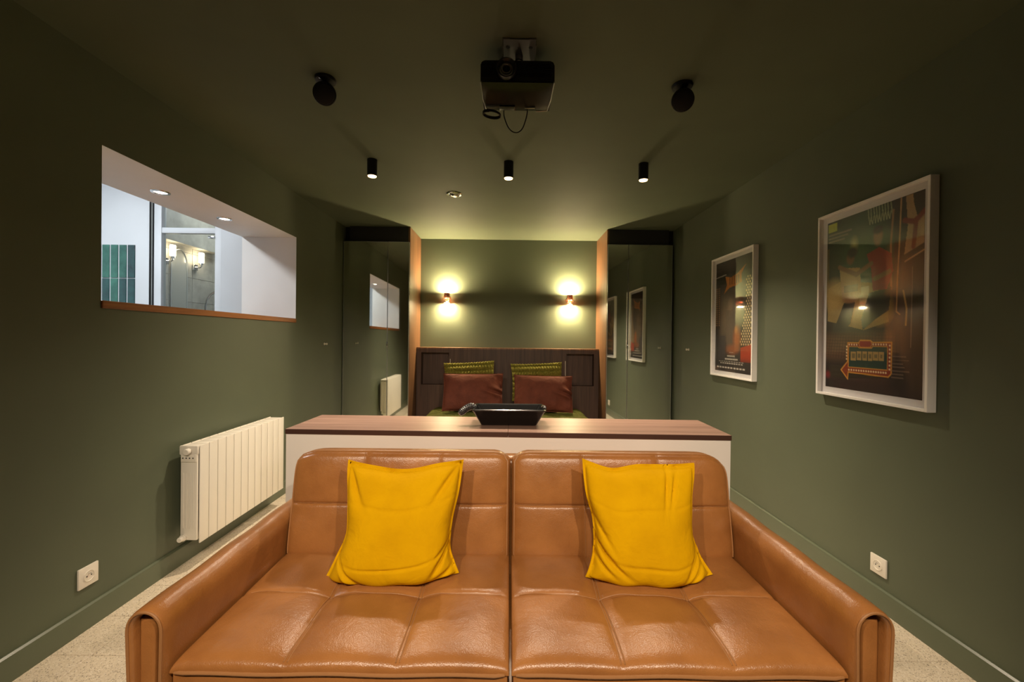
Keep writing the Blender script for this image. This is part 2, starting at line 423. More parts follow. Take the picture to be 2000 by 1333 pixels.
# small downlights in the soffit of the opening
def soffit_light(x, y, label):
    t = thing('recessed_downlight', label, 'downlight', (x, y, OZ1), 'downlights in the opening')
    G().lathe([(0.030, -0.001), (0.032, -0.005), (0.044, -0.004), (0.046, -0.0002)], (x, y, OZ1), (0,0,1), 28).obj('ring', chrome_m, t)
    G().lathe([(0.030, -0.0012), (0.0, -0.0022)], (x, y, OZ1), (0,0,1), 24).obj('lens', glow_soffit, t)
    spot_light('downlight_beam', t, (0, 0, -0.012), 3.0, (1.0, 0.86, 0.68), 120, 1.0, 0.02)
soffit_light(-1.933, 2.366, 'small lit downlight in the opening, the one over the teal tiles')
soffit_light(-1.928, 2.887, 'small lit downlight in the opening, the one over the shower screen')

# ------------------------------------------------------------------ wardrobes
PLX, PRX = -1.026, 0.986          # faces of the walnut side panels towards the bed
DZ = 2.168
def wardrobe(side, label):
    xw = XL if side < 0 else XR
    xp = PLX if side < 0 else PRX
    t = thing('wardrobe', label, 'wardrobe', ((xw+xp)/2, (YW+YB)/2, 0))
    G().box(xp, xp+side*0.018, YW-0.002, YB-0.002, 0.001, CEIL-0.002, 0.001, 1).obj('side_panel', walnut_panel, t)
    G().box(xp+side*0.018, xw-side*0.06, YW+0.004, YW+0.022, DZ+0.004, CEIL-0.002).obj('fascia', fascia_m, t, 0)
    G().box(xw-side*0.062, xw-side*0.002, YW+0.045, YW+0.06, 0.001, CEIL-0.002).obj('shadow_gap_filler', gap_m, t, 0)  # set-back filler, coloured near-black to paint the shadow gap by the wall
    G().box(xp+side*0.018, xw-side*0.002, YB-0.02, YB-0.004, 0.001, CEIL-0.002).obj('back_panel', fascia_m, t, 0)
    edges = [xp+side*0.002, xp+side*(0.214 if side > 0 else 0.222), xw-side*(0.024 if side > 0 else 0.006)]
    for k in range(2):
        a, b = sorted((edges[k]+side*0.0015, edges[k+1]-side*0.0015))
        piv = ((a+b)/2, YW, 0)
        ang = math.radians(MIRROR_TILT[(side, k)])
        d = G().box(a+0.003, b-0.003, YW-0.018, YW-0.003, 0.02, DZ-0.003).rot(ang, 'Z', piv).obj('door', mirror_m, t, 0)
        tr = G()
        for (p0, p1, q0, q1) in ((a, a+0.003, 0.017, DZ), (b-0.003, b, 0.017, DZ), (a+0.003, b-0.003, DZ-0.003, DZ), (a+0.003, b-0.003, 0.017, 0.02)):
            tr.box(p0, p1, YW-0.0195, YW-0.003, q0, q1)
        tr.rot(ang, 'Z', piv).obj('edge_trim', alu_m, d, 0)
        if k == 1:
            hx = (a if side > 0 else b)
            G().box(hx-0.006, hx+0.006, YW-0.03, YW-0.0196, 1.095, 1.15, 0.002).obj('door_handle', chrome_m, d)
    return t
MIRROR_TILT = {(-1, 0): 0.95, (-1, 1): 0.95, (1, 0): 0.9, (1, 1): 0.35}
wardrobe(-1, 'mirrored wardrobe with walnut side on the side of the wall opening')
wardrobe(1, 'mirrored wardrobe with walnut side on the side of the framed posters')
def wall_peg(x, y, z, sgn, label):
    t = thing('wall_peg', label, 'wall peg', (x, y, z), 'pegs on the green walls')
    G().lathe([(0.011, 0.0005), (0.011, 0.004), (0.007, 0.006), (0.007, 0.02), (0.010, 0.022), (0.009, 0.028)], (x, y, z), (sgn, 0, 0), 14).obj('peg', plastic_w, t)
wall_peg(XL, 3.929, 1.128, 1, 'tiny metal peg on the green wall between the opening and a wardrobe')
wall_peg(XR, 3.985, 1.113, -1, 'tiny metal peg on the green wall between a poster and a wardrobe')

# ------------------------------------------------------------------ headboard and bed
HY = 4.70
hb = thing('headboard', 'dark walnut headboard with two square niches behind the bed', 'headboard', (-0.02, HY+0.09, 0))
hx0, hx1, hz = PLX+0.003, PRX-0.003, 1.090
nl, nr, nz0, nz1 = (-0.972, -0.664), (0.626, 0.931), 0.680, 1.034
g = G()
g.box(hx0, nl[0], HY, HY+0.02, 0.001, hz-0.018).box(nl[1], nr[0], HY, HY+0.02, 0.001, hz-0.018).box(nr[1], hx1, HY, HY+0.02, 0.001, hz-0.018)
for n_ in (nl, nr): g.box(n_[0], n_[1], HY, HY+0.02, nz1, hz-0.018).box(n_[0], n_[1], HY, HY+0.02, 0.001, nz0)
g.obj('front_panel', walnut_dark, hb, 0)
G().box(hx0, hx1, HY-0.001, YB-0.003, hz-0.018, hz, 0.001, 1).obj('top_ledge', walnut_panel, hb)
for n_ in (nl, nr):
    q = G()
    q.box(n_[0]-0.012, n_[1]+0.012, HY+0.10, HY+0.112, nz0-0.012, nz1+0.012)
    q.box(n_[0]-0.012, n_[0], HY+0.02, HY+0.10, nz0-0.012, nz1+0.012).box(n_[1], n_[1]+0.012, HY+0.02, HY+0.10, nz0-0.012, nz1+0.012)
    q.box(n_[0], n_[1], HY+0.02, HY+0.10, nz1, nz1+0.012).box(n_[0], n_[1], HY+0.02, HY+0.10, nz0-0.012, nz0)
    q.obj('niche', walnut_dark, hb, 0)
def highlight(x, z0, z1, label):  # thin white tube stands in for the bright highlight on the niche edge
    pts = [(x, HY-0.004, z1), (x+0.002, HY-0.006, (z0+z1)/2+0.02), (x-0.002, HY-0.007, (z0+z1)/2-0.03), (x+0.001, HY-0.005, z0)]
    o = G().tube([interp(pts, k/12) for k in range(13)], 0.0028, 6).obj('edge_highlight', plastic_w)
    return tag(o, label, 'highlight', 'edge highlights at the headboard')
highlight(-0.652, 0.50, 0.965, 'thin white line modelled as edge highlight of the headboard niche nearer the wall opening')
highlight(0.614, 0.50, 0.955, 'thin white line modelled as edge highlight of the headboard niche nearer the posters')

bx0, bx1, by0, by1 = -0.835, 0.785, 2.62, HY-0.006
bed = thing('bed', 'double bed with a mossy green quilted velvet cover', 'bed', ((bx0+bx1)/2, (by0+by1)/2, 0))
for (lx, ly) in ((bx0+0.12, by0+0.12), (bx1-0.12, by0+0.12), (bx0+0.12, by1-0.12), (bx1-0.12, by1-0.12)):
    G().lathe([(0.03, 0.001), (0.035, 0.09)], (lx, ly, 0), (0,0,1), 14).obj('leg', black_m, bed)
G().box(bx0+0.03, bx1-0.03, by0+0.03, by1-0.02, 0.09, 0.20, 0.01).obj('bed_base', walnut_dark, bed)
G().box(bx0+0.03, bx1-0.03, by0+0.03, by1-0.02, 0.20, 0.40, 0.03, 3).obj('mattress', white_m, bed)
def quilt(u, v):
    s, t = u*2-1, v*2-1
    W, D = (bx1-bx0)/2, (by1-by0)/2
    # lies flat on the mattress then drops over the sides
    ov = 1.16; a = s*ov
    if abs(a) <= 1: x = a*W; z = 0.0
    else: x = math.copysign(W+0.012*math.sin((abs(a)-1)/0.16*PI), a); z = -(abs(a)-1)*W*1.4
    y = t*D
    ph = 0.006*abs(math.sin(a*W*PI/0.085))**0.6*abs(math.sin(y*PI/0.085))**0.6
    n_ = 0.004*math.sin(x*31+y*17)+0.004*math.sin(x*13-y*29)
    edge = -0.03*max(0, (abs(a)-0.93)/0.07)**2 if abs(a) <= 1 else -0.03
    ef = -0.03*max(0, (-t-0.97)/0.03)**2
    return (x+(bx0+bx1)/2, y+(by0+by1)/2, 0.432+z+ph+n_+edge+ef)
G().grid(quilt, 150, 150).obj('quilt', quilt_m, bed, 60)

def pillow_geo(A, B, T, nu=48, nv=36, ea=0.05, flange=0.0, wr=0.0, seed=0, pin=0.06, pw=0.55):
    """soft pillow, half sizes A,B, half thickness T, in a local frame: x across, z up, y thickness (front is -y)"""
    rnd = random.Random(seed); ph = [(rnd.uniform(0, 6.3), rnd.uniform(8, 26), rnd.uniform(8, 26)) for _ in range(5)]
    def f(u, v, sg):
        s, t = u*2-1, v*2-1
        x = A*s*(1-pin*(1-t*t)); z = B*t*(1-pin*(1-s*s))
        si, ti = min(1, abs(s)/(1-flange)), min(1, abs(t)/(1-flange))
        h = T*(max(0, (1-si**2.4))*max(0, (1-ti**2.4)))**pw
        w = sum(math.sin(p+x*a+z*b) for p, a, b in ph)*wr
        return (x, sg*(h+0.0015)+w*(0.4+0.6*min(1, h/T*2)), z)
    gg = G(); gg.grid(lambda u, v: f(u, v, -1), nu, nv); gg.grid(lambda u, v: f(u, v, 1), nu, nv)
    return gg
def place(gg, loc, tilt, rz=0.0, roll=0.0):
    gg.rot(roll, 'Y'); gg.rot(tilt, 'X'); gg.rot(rz, 'Z'); gg.move(loc); return gg
def terracotta(x, z, y, A, B, label, seed, roll):
    t = thing('bed_pillow', label, 'pillow', (x, y, z-B))
    gg = pillow_geo(A, B, 0.072, 96, 72, flange=0.03, wr=0.0022, seed=seed, pin=0.035)
    # creases running in from the side
    for v in gg.bm.verts:
        k = math.exp(-((v.co.x/A-0.95)/0.45)**2); q = v.co.z*0.8+v.co.x*0.55
        v.co.y += 0.020*k*math.sin(q*62+2*math.sin(v.co.z*30))*(1-(v.co.z/B)**2)
    place(gg, (x, y, z), math.radians(-16), 0, roll).obj('pillow_cover', brick_m, t, 60, weld=0.0004)
    return t
terracotta(-0.374, 0.642, 4.392, 0.312, 0.196, 'terracotta cotton pillow on the bed, on the side of the wall opening', 3, math.radians(-0.5))
terracotta(0.350, 0.634, 4.392, 0.305, 0.192, 'terracotta cotton pillow on the bed, on the side of the framed posters', 5, math.radians(0.8))
def knit(x, z, y, A, B, label, roll):
    t = thing('knit_cushion', label, 'cushion', (x, y, z-B))
    gg = pillow_geo(A, B, 0.05, 150, 60, flange=0.0, wr=0.001, seed=9, pin=0.05)
    for v in gg.bm.verts:
        sg = -1 if v.co.y < 0 else 1
        row = abs(math.sin((v.co.z)*PI/0.055)); col = 0.5+0.5*math.sin(v.co.x*2*PI/0.030+(1 if math.sin(v.co.z*PI/0.055) > 0 else -1)*v.co.z*60)
        e = (1-abs(v.co.x)/A*0.5)
        v.co.y += sg*(0.022*row**0.7+0.010*col*row)*e; v.co.z += 0.004*col
    place(gg, (x, y, z), math.radians(-9), 0, roll).obj('knit_cover', knit_m, t, 60, weld=0.0004)
knit(-0.425, 0.735, 4.575, 0.272, 0.205, 'chunky green knitted cushion behind the terracotta pillow nearer the wall opening', math.radians(-3.5))
knit(0.297, 0.735, 4.575, 0.276, 0.200, 'chunky green knitted cushion behind the terracotta pillow nearer the posters', math.radians(-2.6))

# ------------------------------------------------------------------ wall sconces over the bed
def sconce(x, z, label):
    y = YB-0.062
    t = thing('wall_sconce', label, 'wall lamp', (x, YB, z), 'sconces over the headboard')
    G().lathe([(0.036, 0.0005), (0.036, 0.010), (0.030, 0.013)], (x, YB, z), (0,-1,0), 24).obj('wall_plate', copper_m, t)
    G().tube([(x, YB-0.012, z), (x, YB-0.04, z)], 0.009, 10).obj('arm', copper_m, t)
    def fluted(prof, seg, lobes, amp):
        V = []; F = []
        for (r, h) in prof:
            for k in range(seg):
                a = 2*PI*k/seg; rr = r*(1+amp*math.cos(lobes*a)); V.append((x+rr*math.cos(a), y+rr*math.sin(a), z+h))
        for i in range(len(prof)-1):
            for k in range(seg): F.append((i*seg+k, i*seg+(k+1) % seg, (i+1)*seg+(k+1) % seg, (i+1)*seg+k))
        return G().add(V, F)
    fluted([(0.026, -0.006), (0.034, 0.010), (0.032, 0.034), (0.030, 0.048), (0.033, 0.054)], 36, 9, 0.05).obj('copper_cup', copper_m, t, 50)
    fluted([(0.014, -0.054), (0.014, -0.006)], 16, 4, 0.0).obj('stem', copper_m, t, 50)
    fluted([(0.030, -0.058), (0.024, -0.050), (0.020, -0.046)], 24, 4, 0.0).obj('lower_cup', copper_m, t, 50)
    fluted([(0.028, -0.050), (0.040, -0.040), (0.050, -0.022), (0.051, -0.008), (0.044, 0.008), (0.035, 0.016)], 60, 15, 0.05).obj('glass_globe', glass_m, t, 50)
    G().lathe([(0.022, 0.0), (0.027, 0.001), (0.027, 0.004), (0.0, 0.0045)], (x, y, z+0.050), (0,0,1), 20).obj('lamp_disc', glow_sconce, t)
    G().lathe([(0.018, 0.0), (0.023, 0.001), (0.023, 0.004), (0.0, 0.0045)], (x, y, z-0.055), (0,0,-1), 20).obj('lamp_disc', glow_sconce, t)
sconce(-0.716, 1.650, 'copper up-and-down wall sconce over the bed on the wall opening side')
sconce(0.676, 1.644, 'copper up-and-down wall sconce over the bed on the poster side')

# ------------------------------------------------------------------ radiator
ry0, ry1, rz0, rz1 = 2.185, 2.995, 0.130, 0.634
rf, rb = XL+0.130, XL+0.034
rad = thing('radiator', 'cream white sectioned radiator hung on the green wall below the opening', 'radiator', (XL+0.08, (ry0+ry1)/2, rz0))
ns = 12; sw = (ry1-ry0)/ns
for k in range(ns):
    a, b = ry0+k*sw+0.0022, ry0+(k+1)*sw-0.0022
    q = G()
    q.box(rf-0.006, rf, a, b, rz0, rz1-0.004, 0.0018, 2)                       # front blade
    q.box(rf-0.090, rf-0.006, (a+b)/2-0.006, (a+b)/2+0.006, rz0+0.03, rz1-0.03)  # web
    q.box(rf-0.050, rf-0.045, a+0.006, b-0.006, rz0+0.04, rz1-0.03)
    q.box(rb, rb+0.004, a, b, rz0+0.075, rz1-0.004, 0.0012, 1)
    q.box(rb, rf-0.006, a, b, rz1-0.020, rz1-0.008, 0.004, 2)
    q.box(rb+0.03, rf-0.02, a, b, rz0+0.012, rz0+0.05, 0.006, 2)
    q.obj('section', rad_m, rad)
ep = G().box(rb+0.006, rf-0.0065, ry0-0.012, ry0+0.001, rz0+0.02, rz1-0.03, 0.004).obj('end_panel', rad_m, rad)
for k in range(4): G().box(rb+0.018+k*0.017, rb+0.026+k*0.017, ry0-0.016, ry0-0.0121, rz0+0.08, rz1-0.14, 0.002).obj('rib', rad_m, ep)
G().box(rb-0.001, rf-0.004, ry0-0.014, ry0+0.002, rz1-0.05, rz1-0.002, 0.006).obj('top_cap', rad_m, rad)
cp = G().box(rb+0.01, rf-0.008, ry0-0.018, ry0-0.0122, rz1-0.085, rz1-0.045, 0.003).obj('control_panel', rad_m, rad)
for k in range(4): G().lathe([(0.0035, 0), (0.0030, 0.0016)], (rb+0.022+k*0.017, ry0-0.0181, rz1-0.064), (0,-1,0), 10).obj('button', blackpl_m, cp)
G().lathe([(0.014, 0.0), (0.016, 0.003), (0.016, 0.020), (0.013, 0.024)], (rb+0.050, ry0-0.0141, rz1-0.030), (0,-1,0), 18).obj('knob', rad_m, rad)
G().lathe([(0.017, 0.0), (0.017, 0.012), (0.013, 0.013), (0.013, 0.03), (0.011, 0.034)], (rb+0.026, ry0-0.012, rz0+0.035), (0,-1,0), 18).obj('valve_knob', rad_m, rad)
for y in (ry0+0.12, ry1-0.12): G().box(XL+0.0005, rb+0.002, y-0.015, y+0.015, rz0+0.10, rz1-0.06).obj('wall_bracket', rad_m, rad)

# ------------------------------------------------------------------ wall sockets
def socket(x, y, z, sgn, label):
    t = thing('wall_socket', label, 'socket', (x, y, z), 'wall sockets')
    S = 0.041
    X0, X1 = sorted((x+sgn*0.0005, x+sgn*0.009))
    G().box(X0, X1, y-S, y+S, z-S, z+S, 0.0025, 2).obj('face_plate', plastic_w, t)
    G().lathe([(0.0225, 0.0), (0.0225, 0.0022), (0.0205, 0.0030), (0.0195, 0.0008), (0.0, 0.0006)], (x+sgn*0.009, y, z), (sgn,0,0), 28).obj('outlet_ring', plastic_w, t)
    for s in (-1, 1): G().lathe([(0.0028, 0.0), (0.0026, 0.0008)], (x+sgn*0.0098, y+s*0.0095, z), (sgn,0,0), 10).obj('contact_hole', dark_m, t)
    G().lathe([(0.0026, 0.0), (0.0026, 0.008), (0.0014, 0.0095)], (x+sgn*0.0095, y, z+0.010), (sgn,0,0), 10).obj('earth_pin', chrome_m, t)
socket(XL, 1.735, 0.214, 1, 'white square wall socket low on the wall beside the radiator')
socket(XR, 1.909, 0.192, -1, 'white square wall socket low on the wall under the large framed poster')

# ------------------------------------------------------------------ framed posters
def raster(w, h): return np.zeros((h, w, 3)), np.meshgrid(np.linspace(0, 1, w), np.linspace(0, 1, h))
def lc(c): return np.array(lin(c)[:3])
class Pic:
    """flat print painted in numpy, p to the right, q downwards"""
    def __init__(s, w, h, bg):
        s.w, s.h = w, h; s.a = np.ones((h, w, 3))*lc(bg); s.P, s.Q = np.meshgrid((np.arange(w))/(w-1), (np.arange(h))/(h-1))
    def blend(s, m, c, k=1.0): m = (m*k)[..., None]; s.a = s.a*(1-m)+lc(c)*m
    def ell(s, x, y, rx, ry, c, soft=0.12, k=1.0, ang=0.0):
        dx, dy = s.P-x, (s.Q-y)*1.5; ca, sa = math.cos(ang), math.sin(ang); u, v = dx*ca+dy*sa, -dx*sa+dy*ca
        d = np.sqrt((u/rx)**2+(v/(ry*1.5))**2); s.blend(np.clip((1+soft-d)/(2*soft), 0, 1), c, k)
    def poly(s, pts, c, k=1.0):
        ins = np.zeros_like(s.P, bool); n = len(pts)
        for i in range(n):
            (x0, y0), (x1, y1) = pts[i], pts[(i+1) % n]
            if y0 == y1: continue
            cnd = (s.Q > min(y0, y1)) & (s.Q <= max(y0, y1)) & (s.P < (s.Q-y0)/(y1-y0)*(x1-x0)+x0); ins ^= cnd
        s.blend(ins.astype(float), c, k)
    def rect(s, x0, x1, y0, y1, c, k=1.0): s.poly([(x0, y0), (x1, y0), (x1, y1), (x0, y1)], c, k)
    def line(s, pts, wd, c, k=1.0):
        for (x0, y0), (x1, y1) in zip(pts[:-1], pts[1:]):
            dx, dy = x1-x0, (y1-y0)*1.5; L = dx*dx+dy*dy+1e-9
            t = np.clip(((s.P-x0)*dx+(s.Q-y0)*1.5*dy)/L, 0, 1)
            d = np.hypot(s.P-x0-t*dx, (s.Q-y0)*1.5-t*dy); s.blend(np.clip((wd-d)/(wd*0.5)+0.3, 0, 1), c, k)
    def grade(s, x0, x1, y0, y1, c, k=0.6, soft=0.08):
        m = np.clip((s.P-x0)/soft, 0, 1)*np.clip((x1-s.P)/soft, 0, 1)*np.clip((s.Q-y0)/soft, 0, 1)*np.clip((y1-s.Q)/soft, 0, 1); s.blend(m, c, k)
    def grain(s, amt, cell=1):
        n = np.random.rand(s.h//cell+1, s.w//cell+1); n = np.kron(n, np.ones((cell, cell)))[:s.h, :s.w]
        s.a *= (1-amt+2*amt*n)[..., None]
def poster(y0, y1, z0, z1, pic, label, pm):
    """frame on the wall XR, y0 nearest the camera"""
    dp, fw = 0.038, 0.012
    t = thing('framed_poster', label, 'framed poster', (XR, (y0+y1)/2, z0))
    xf = XR-dp
    fr = G()
    fr.box(xf, XR-0.001, y0, y0+fw, z0, z1, 0.001, 1).box(xf, XR-0.001, y1-fw, y1, z0, z1, 0.001, 1)
    fr.box(xf, XR-0.001, y0+fw, y1-fw, z1-fw, z1, 0.001, 1).box(xf, XR-0.001, y0+fw, y1-fw, z0, z0+fw, 0.001, 1)
    fr.obj('frame', frame_m, t, 0)
    G().box(XR-0.016, XR-0.003, y0+fw, y1-fw, z0+fw, z1-fw).obj('mount_card', mount_m, t, 0)
    G().box(xf+0.005, xf+0.007, y0+fw, y1-fw, z0+fw, z1-fw).obj('glass_pane', glass_m, t, 0)
    a0, a1, b0, b1 = y0+pm, y1-pm, z0+pm, z1-pm
    h, w = pic.h, pic.w
    X = np.full(h*w, XR-0.0165); Y = a1+(a0-a1)*pic.P.ravel(); Z = b1+(b0-b1)*pic.Q.ravel()
    V = np.stack([X-XR, Y-(y0+y1)/2, Z-z0], 1)
    i = np.arange(h*w).reshape(h, w); F = np.stack([i[:-1, :-1], i[1:, :-1], i[1:, 1:], i[:-1, 1:]], -1).reshape(-1, 4)
    me = bpy.data.meshes.new('print'); me.vertices.add(h*w); me.vertices.foreach_set('co', V.ravel())
    me.loops.add(F.size); me.loops.foreach_set('vertex_index', F.ravel()); me.polygons.add(len(F)); me.polygons.foreach_set('loop_start', np.arange(len(F))*4)
    me.update(calc_edges=True); me.validate()
    at = me.color_attributes.new('print', 'FLOAT_COLOR', 'POINT'); c = np.ones((h*w, 4)); c[:, :3] = np.clip(pic.a.reshape(-1, 3), 0, 1); at.data.foreach_set('color', c.ravel())
    me.materials.append(print_m)
    o = bpy.data.objects.new('print', me); COL.objects.link(o); o.parent = t
    return t
def big_print():
    def T(x, y):
        t = (x-55)/553.0; top = 280-210*t; bot = 1170+70*t; u = 605+195*t
        return ((1/605-1/u)/(1/605-1/800), (y-top)/(bot-top))
    c = Pic(200, 300, (38, 28, 26))
    c.grade(-0.2, 0.72, -0.2, 0.42, (26, 44, 32), 0.95); c.ell(0.42, 0.16, 0.20, 0.16, (58, 98, 62), 0.8, 0.8); c.ell(0.62, 0.25, 0.1, 0.14, (30, 74, 52), 0.8, 0.7)
    c.ell(0.33, 0.17, 0.03, 0.03, (190, 190, 130), 0.9, 0.8)
    for k in range(9):                                      # pale hanging lamp
        x = 0.48+0.028*k; c.line([(x, 0.0), (x+0.008, 0.05+0.02*math.sin(k*2.1)), (x+0.02, 0.085), (x+0.03, 0.05)], 0.006, (176, 190, 150), 0.6)
    c.rect(0.0, 0.03, 0.16, 0.45, (120, 98, 56), 0.7)
    # dark draperies with pale edges
    c.rect(0.74, 1.01, -0.01, 1.01, (44, 24, 22)); c.grade(0.74, 0.9, 0.3, 0.85, (84, 58, 50), 0.7); c.rect(0.9, 1.01, 0.25, 0.95, (24, 18, 18), 0.9)
    c.poly([(0.84, 0.0), (1.0, 0.0), (1.0, 0.26), (0.83, 0.30), (0.86, 0.15)], (182, 150, 112)); c.poly([(0.90, 0.0), (1.01, 0.0), (1.01, 0.10), (0.94, 0.12), (0.91, 0.05)], (52, 26, 24))
    c.line([(0.83, 0.12), (0.92, 0.14), (1.0, 0.10)], 0.022, (128, 40, 34)); c.line([(0.93, 0.13), (0.92, 0.20), (0.91, 0.26)], 0.02, (132, 44, 36))
    c.line([(0.83, 0.30), (1.0, 0.26)], 0.014, (22, 16, 14)); c.line([(0.84, 0.325), (1.0, 0.285)], 0.006, (196, 164, 128))
    c.line([(0.80, 0.0), (0.79, 0.2), (0.775, 0.42), (0.77, 0.57), (0.80, 0.585)], 0.007, (196, 150, 104)); c.line([(0.73, 0.05), (0.71, 0.22), (0.72, 0.45)], 0.010, (150, 110, 80)); c.line([(0.83, 0.47), (0.86, 0.56), (0.855, 0.64)], 0.008, (190, 150, 90))
    c.line([(0.905, 0.36), (0.90, 0.75)], 0.004, (126, 106, 98))
    # pale settee
    c.poly([(0.02, 0.40), (0.18, 0.37), (0.68, 0.42), (0.70, 0.62), (0.45, 0.66), (0.02, 0.60)], (156, 130, 74)); c.ell(0.1, 0.45, 0.12, 0.08, (196, 168, 104), 0.5); c.ell(0.36, 0.56, 0.14, 0.05, (186, 156, 90), 0.5); c.ell(0.62, 0.55, 0.1, 0.07, (186, 154, 84), 0.5); c.rect(0.40, 0.50, 0.42, 0.52, (206, 196, 160), 0.8)
    # two plain seated shapes without features
    c.poly([(0.22, 0.50), (0.36, 0.48), (0.30, 0.62), (0.16, 0.72), (0.08, 0.68)], (32, 26, 28)); c.poly([(0.16, 0.29), (0.40, 0.31), (0.42, 0.46), (0.36, 0.50), (0.20, 0.48)], (184, 152, 104)); c.rect(0.22, 0.38, 0.40, 0.44, (74, 66, 46), 0.6); c.ell(0.29, 0.245, 0.045, 0.036, (122, 86, 62), 0.25); c.ell(0.31, 0.215, 0.06, 0.03, (26, 20, 18), 0.3)
    c.ell(0.29, 0.485, 0.075, 0.018, (168, 124, 86), 0.3)
    c.poly([(0.50, 0.46), (0.72, 0.44), (0.70, 0.56), (0.58, 0.60), (0.44, 0.66), (0.42, 0.60)], (30, 34, 30)); c.poly([(0.47, 0.245), (0.60, 0.22), (0.72, 0.27), (0.735, 0.36), (0.68, 0.45), (0.54, 0.45), (0.52, 0.33)], (150, 44, 50)); c.line([(0.52, 0.30), (0.36, 0.345), (0.16, 0.285)], 0.022, (134, 94, 66)); c.line([(0.70, 0.36), (0.56, 0.385)], 0.022, (140, 98, 70))
    c.ell(0.585, 0.165, 0.045, 0.045, (138, 98, 72), 0.25); c.ell(0.585, 0.128, 0.052, 0.022, (22, 18, 16), 0.3)
    c.ell(0.22, 0.74, 0.035, 0.02, (92, 76, 52), 0.3); c.ell(0.58, 0.72, 0.045, 0.018, (84, 50, 36), 0.3)
    # tiled ground
    c.grade(-0.1, 0.78, 0.655, 0.86, (112, 82, 58), 0.7, 0.05)
    for k in range(26): c.line([(k*0.032, 0.67), (k*0.034-0.04, 0.82)], 0.003, (46, 32, 26), 0.6)
    for k in range(8): c.line([(0.0, 0.68+0.018*k), (0.76, 0.69+0.018*k)], 0.003, (46, 32, 26), 0.6)
    c.grade(-0.3, 1.3, 0.80, 1.3, (34, 22, 24), 0.8, 0.1)
    # arrow shaped light-bulb board, plain
    gold, red, teal = (216, 150, 58), (140, 46, 24), (24, 62, 56)
    o = [T(*p) for p in ((178, 930), (240, 928), (250, 914), (306, 914), (318, 924), (428, 922), (428, 1096), (410, 1114), (182, 1090), (180, 1128), (142, 1078), (178, 1032))]
    c.poly(o, red); c.line(o+[o[0]], 0.006, gold)
    i_ = [T(*p) for p in ((184, 950), (236, 950), (242, 956), (312, 956), (320, 946), (404, 946), (404, 1076), (182, 1062))]
    c.poly(i_, teal); c.line(i_+[i_[0]], 0.004, gold)
    cap = [T(*p) for p in ((246, 916), (308, 916), (314, 936), (306, 952), (248, 952), (240, 934))]; c.poly(cap, (150, 34, 30)); c.line(cap+[cap[0]], 0.003, gold)
    for k in range(16): x, y = T(186+k*14, 1077+k*0.95); c.ell(x, y, 0.008, 0.005, (252, 226, 186), 0.4)
    for k in range(7): x, y = T(417, 940+k*22); c.ell(x, y, 0.008, 0.005, (252, 226, 186), 0.4)
    for k in range(6): x, y = T(322+k*15, 935); c.ell(x, y, 0.007, 0.005, (252, 226, 186), 0.4)
    for k in range(4): x, y = T(186+k*14, 939); c.ell(x, y, 0.007, 0.005, (252, 226, 186), 0.4)
    for k in range(5): x, y = T(172, 950+k*17); c.ell(x, y, 0.007, 0.005, (252, 226, 186), 0.4)
    for (x0, x1) in ((196, 226), (230, 256), (260, 288), (292, 318), (322, 352), (356, 384)):
        a, b_ = T(x0, 976), T(x1, 1026); c.rect(a[0], b_[0], a[1], b_[1], (190, 158, 96), 0.85); c.rect(a[0]+0.012, b_[0]-0.012, a[1]+0.012, b_[1]-0.014, teal, 0.6)
    c.rect(0.015, 0.125, 0.012, 0.062, (176, 190, 40))
    for k in range(3): c.rect(0.02, 0.30-0.04*k, 0.075+0.02*k, 0.085+0.02*k, (170, 160, 140), 0.6)
    for k in range(7): c.rect(0.73, 0.86+0.03*math.sin(k*2), 0.795+0.018*k, 0.801+0.018*k, (120, 100, 88), 0.7)
    c.ell(0.03, 0.925, 0.03, 0.02, (120, 34, 40), 0.5)
    c.grain(0.10)
    return c
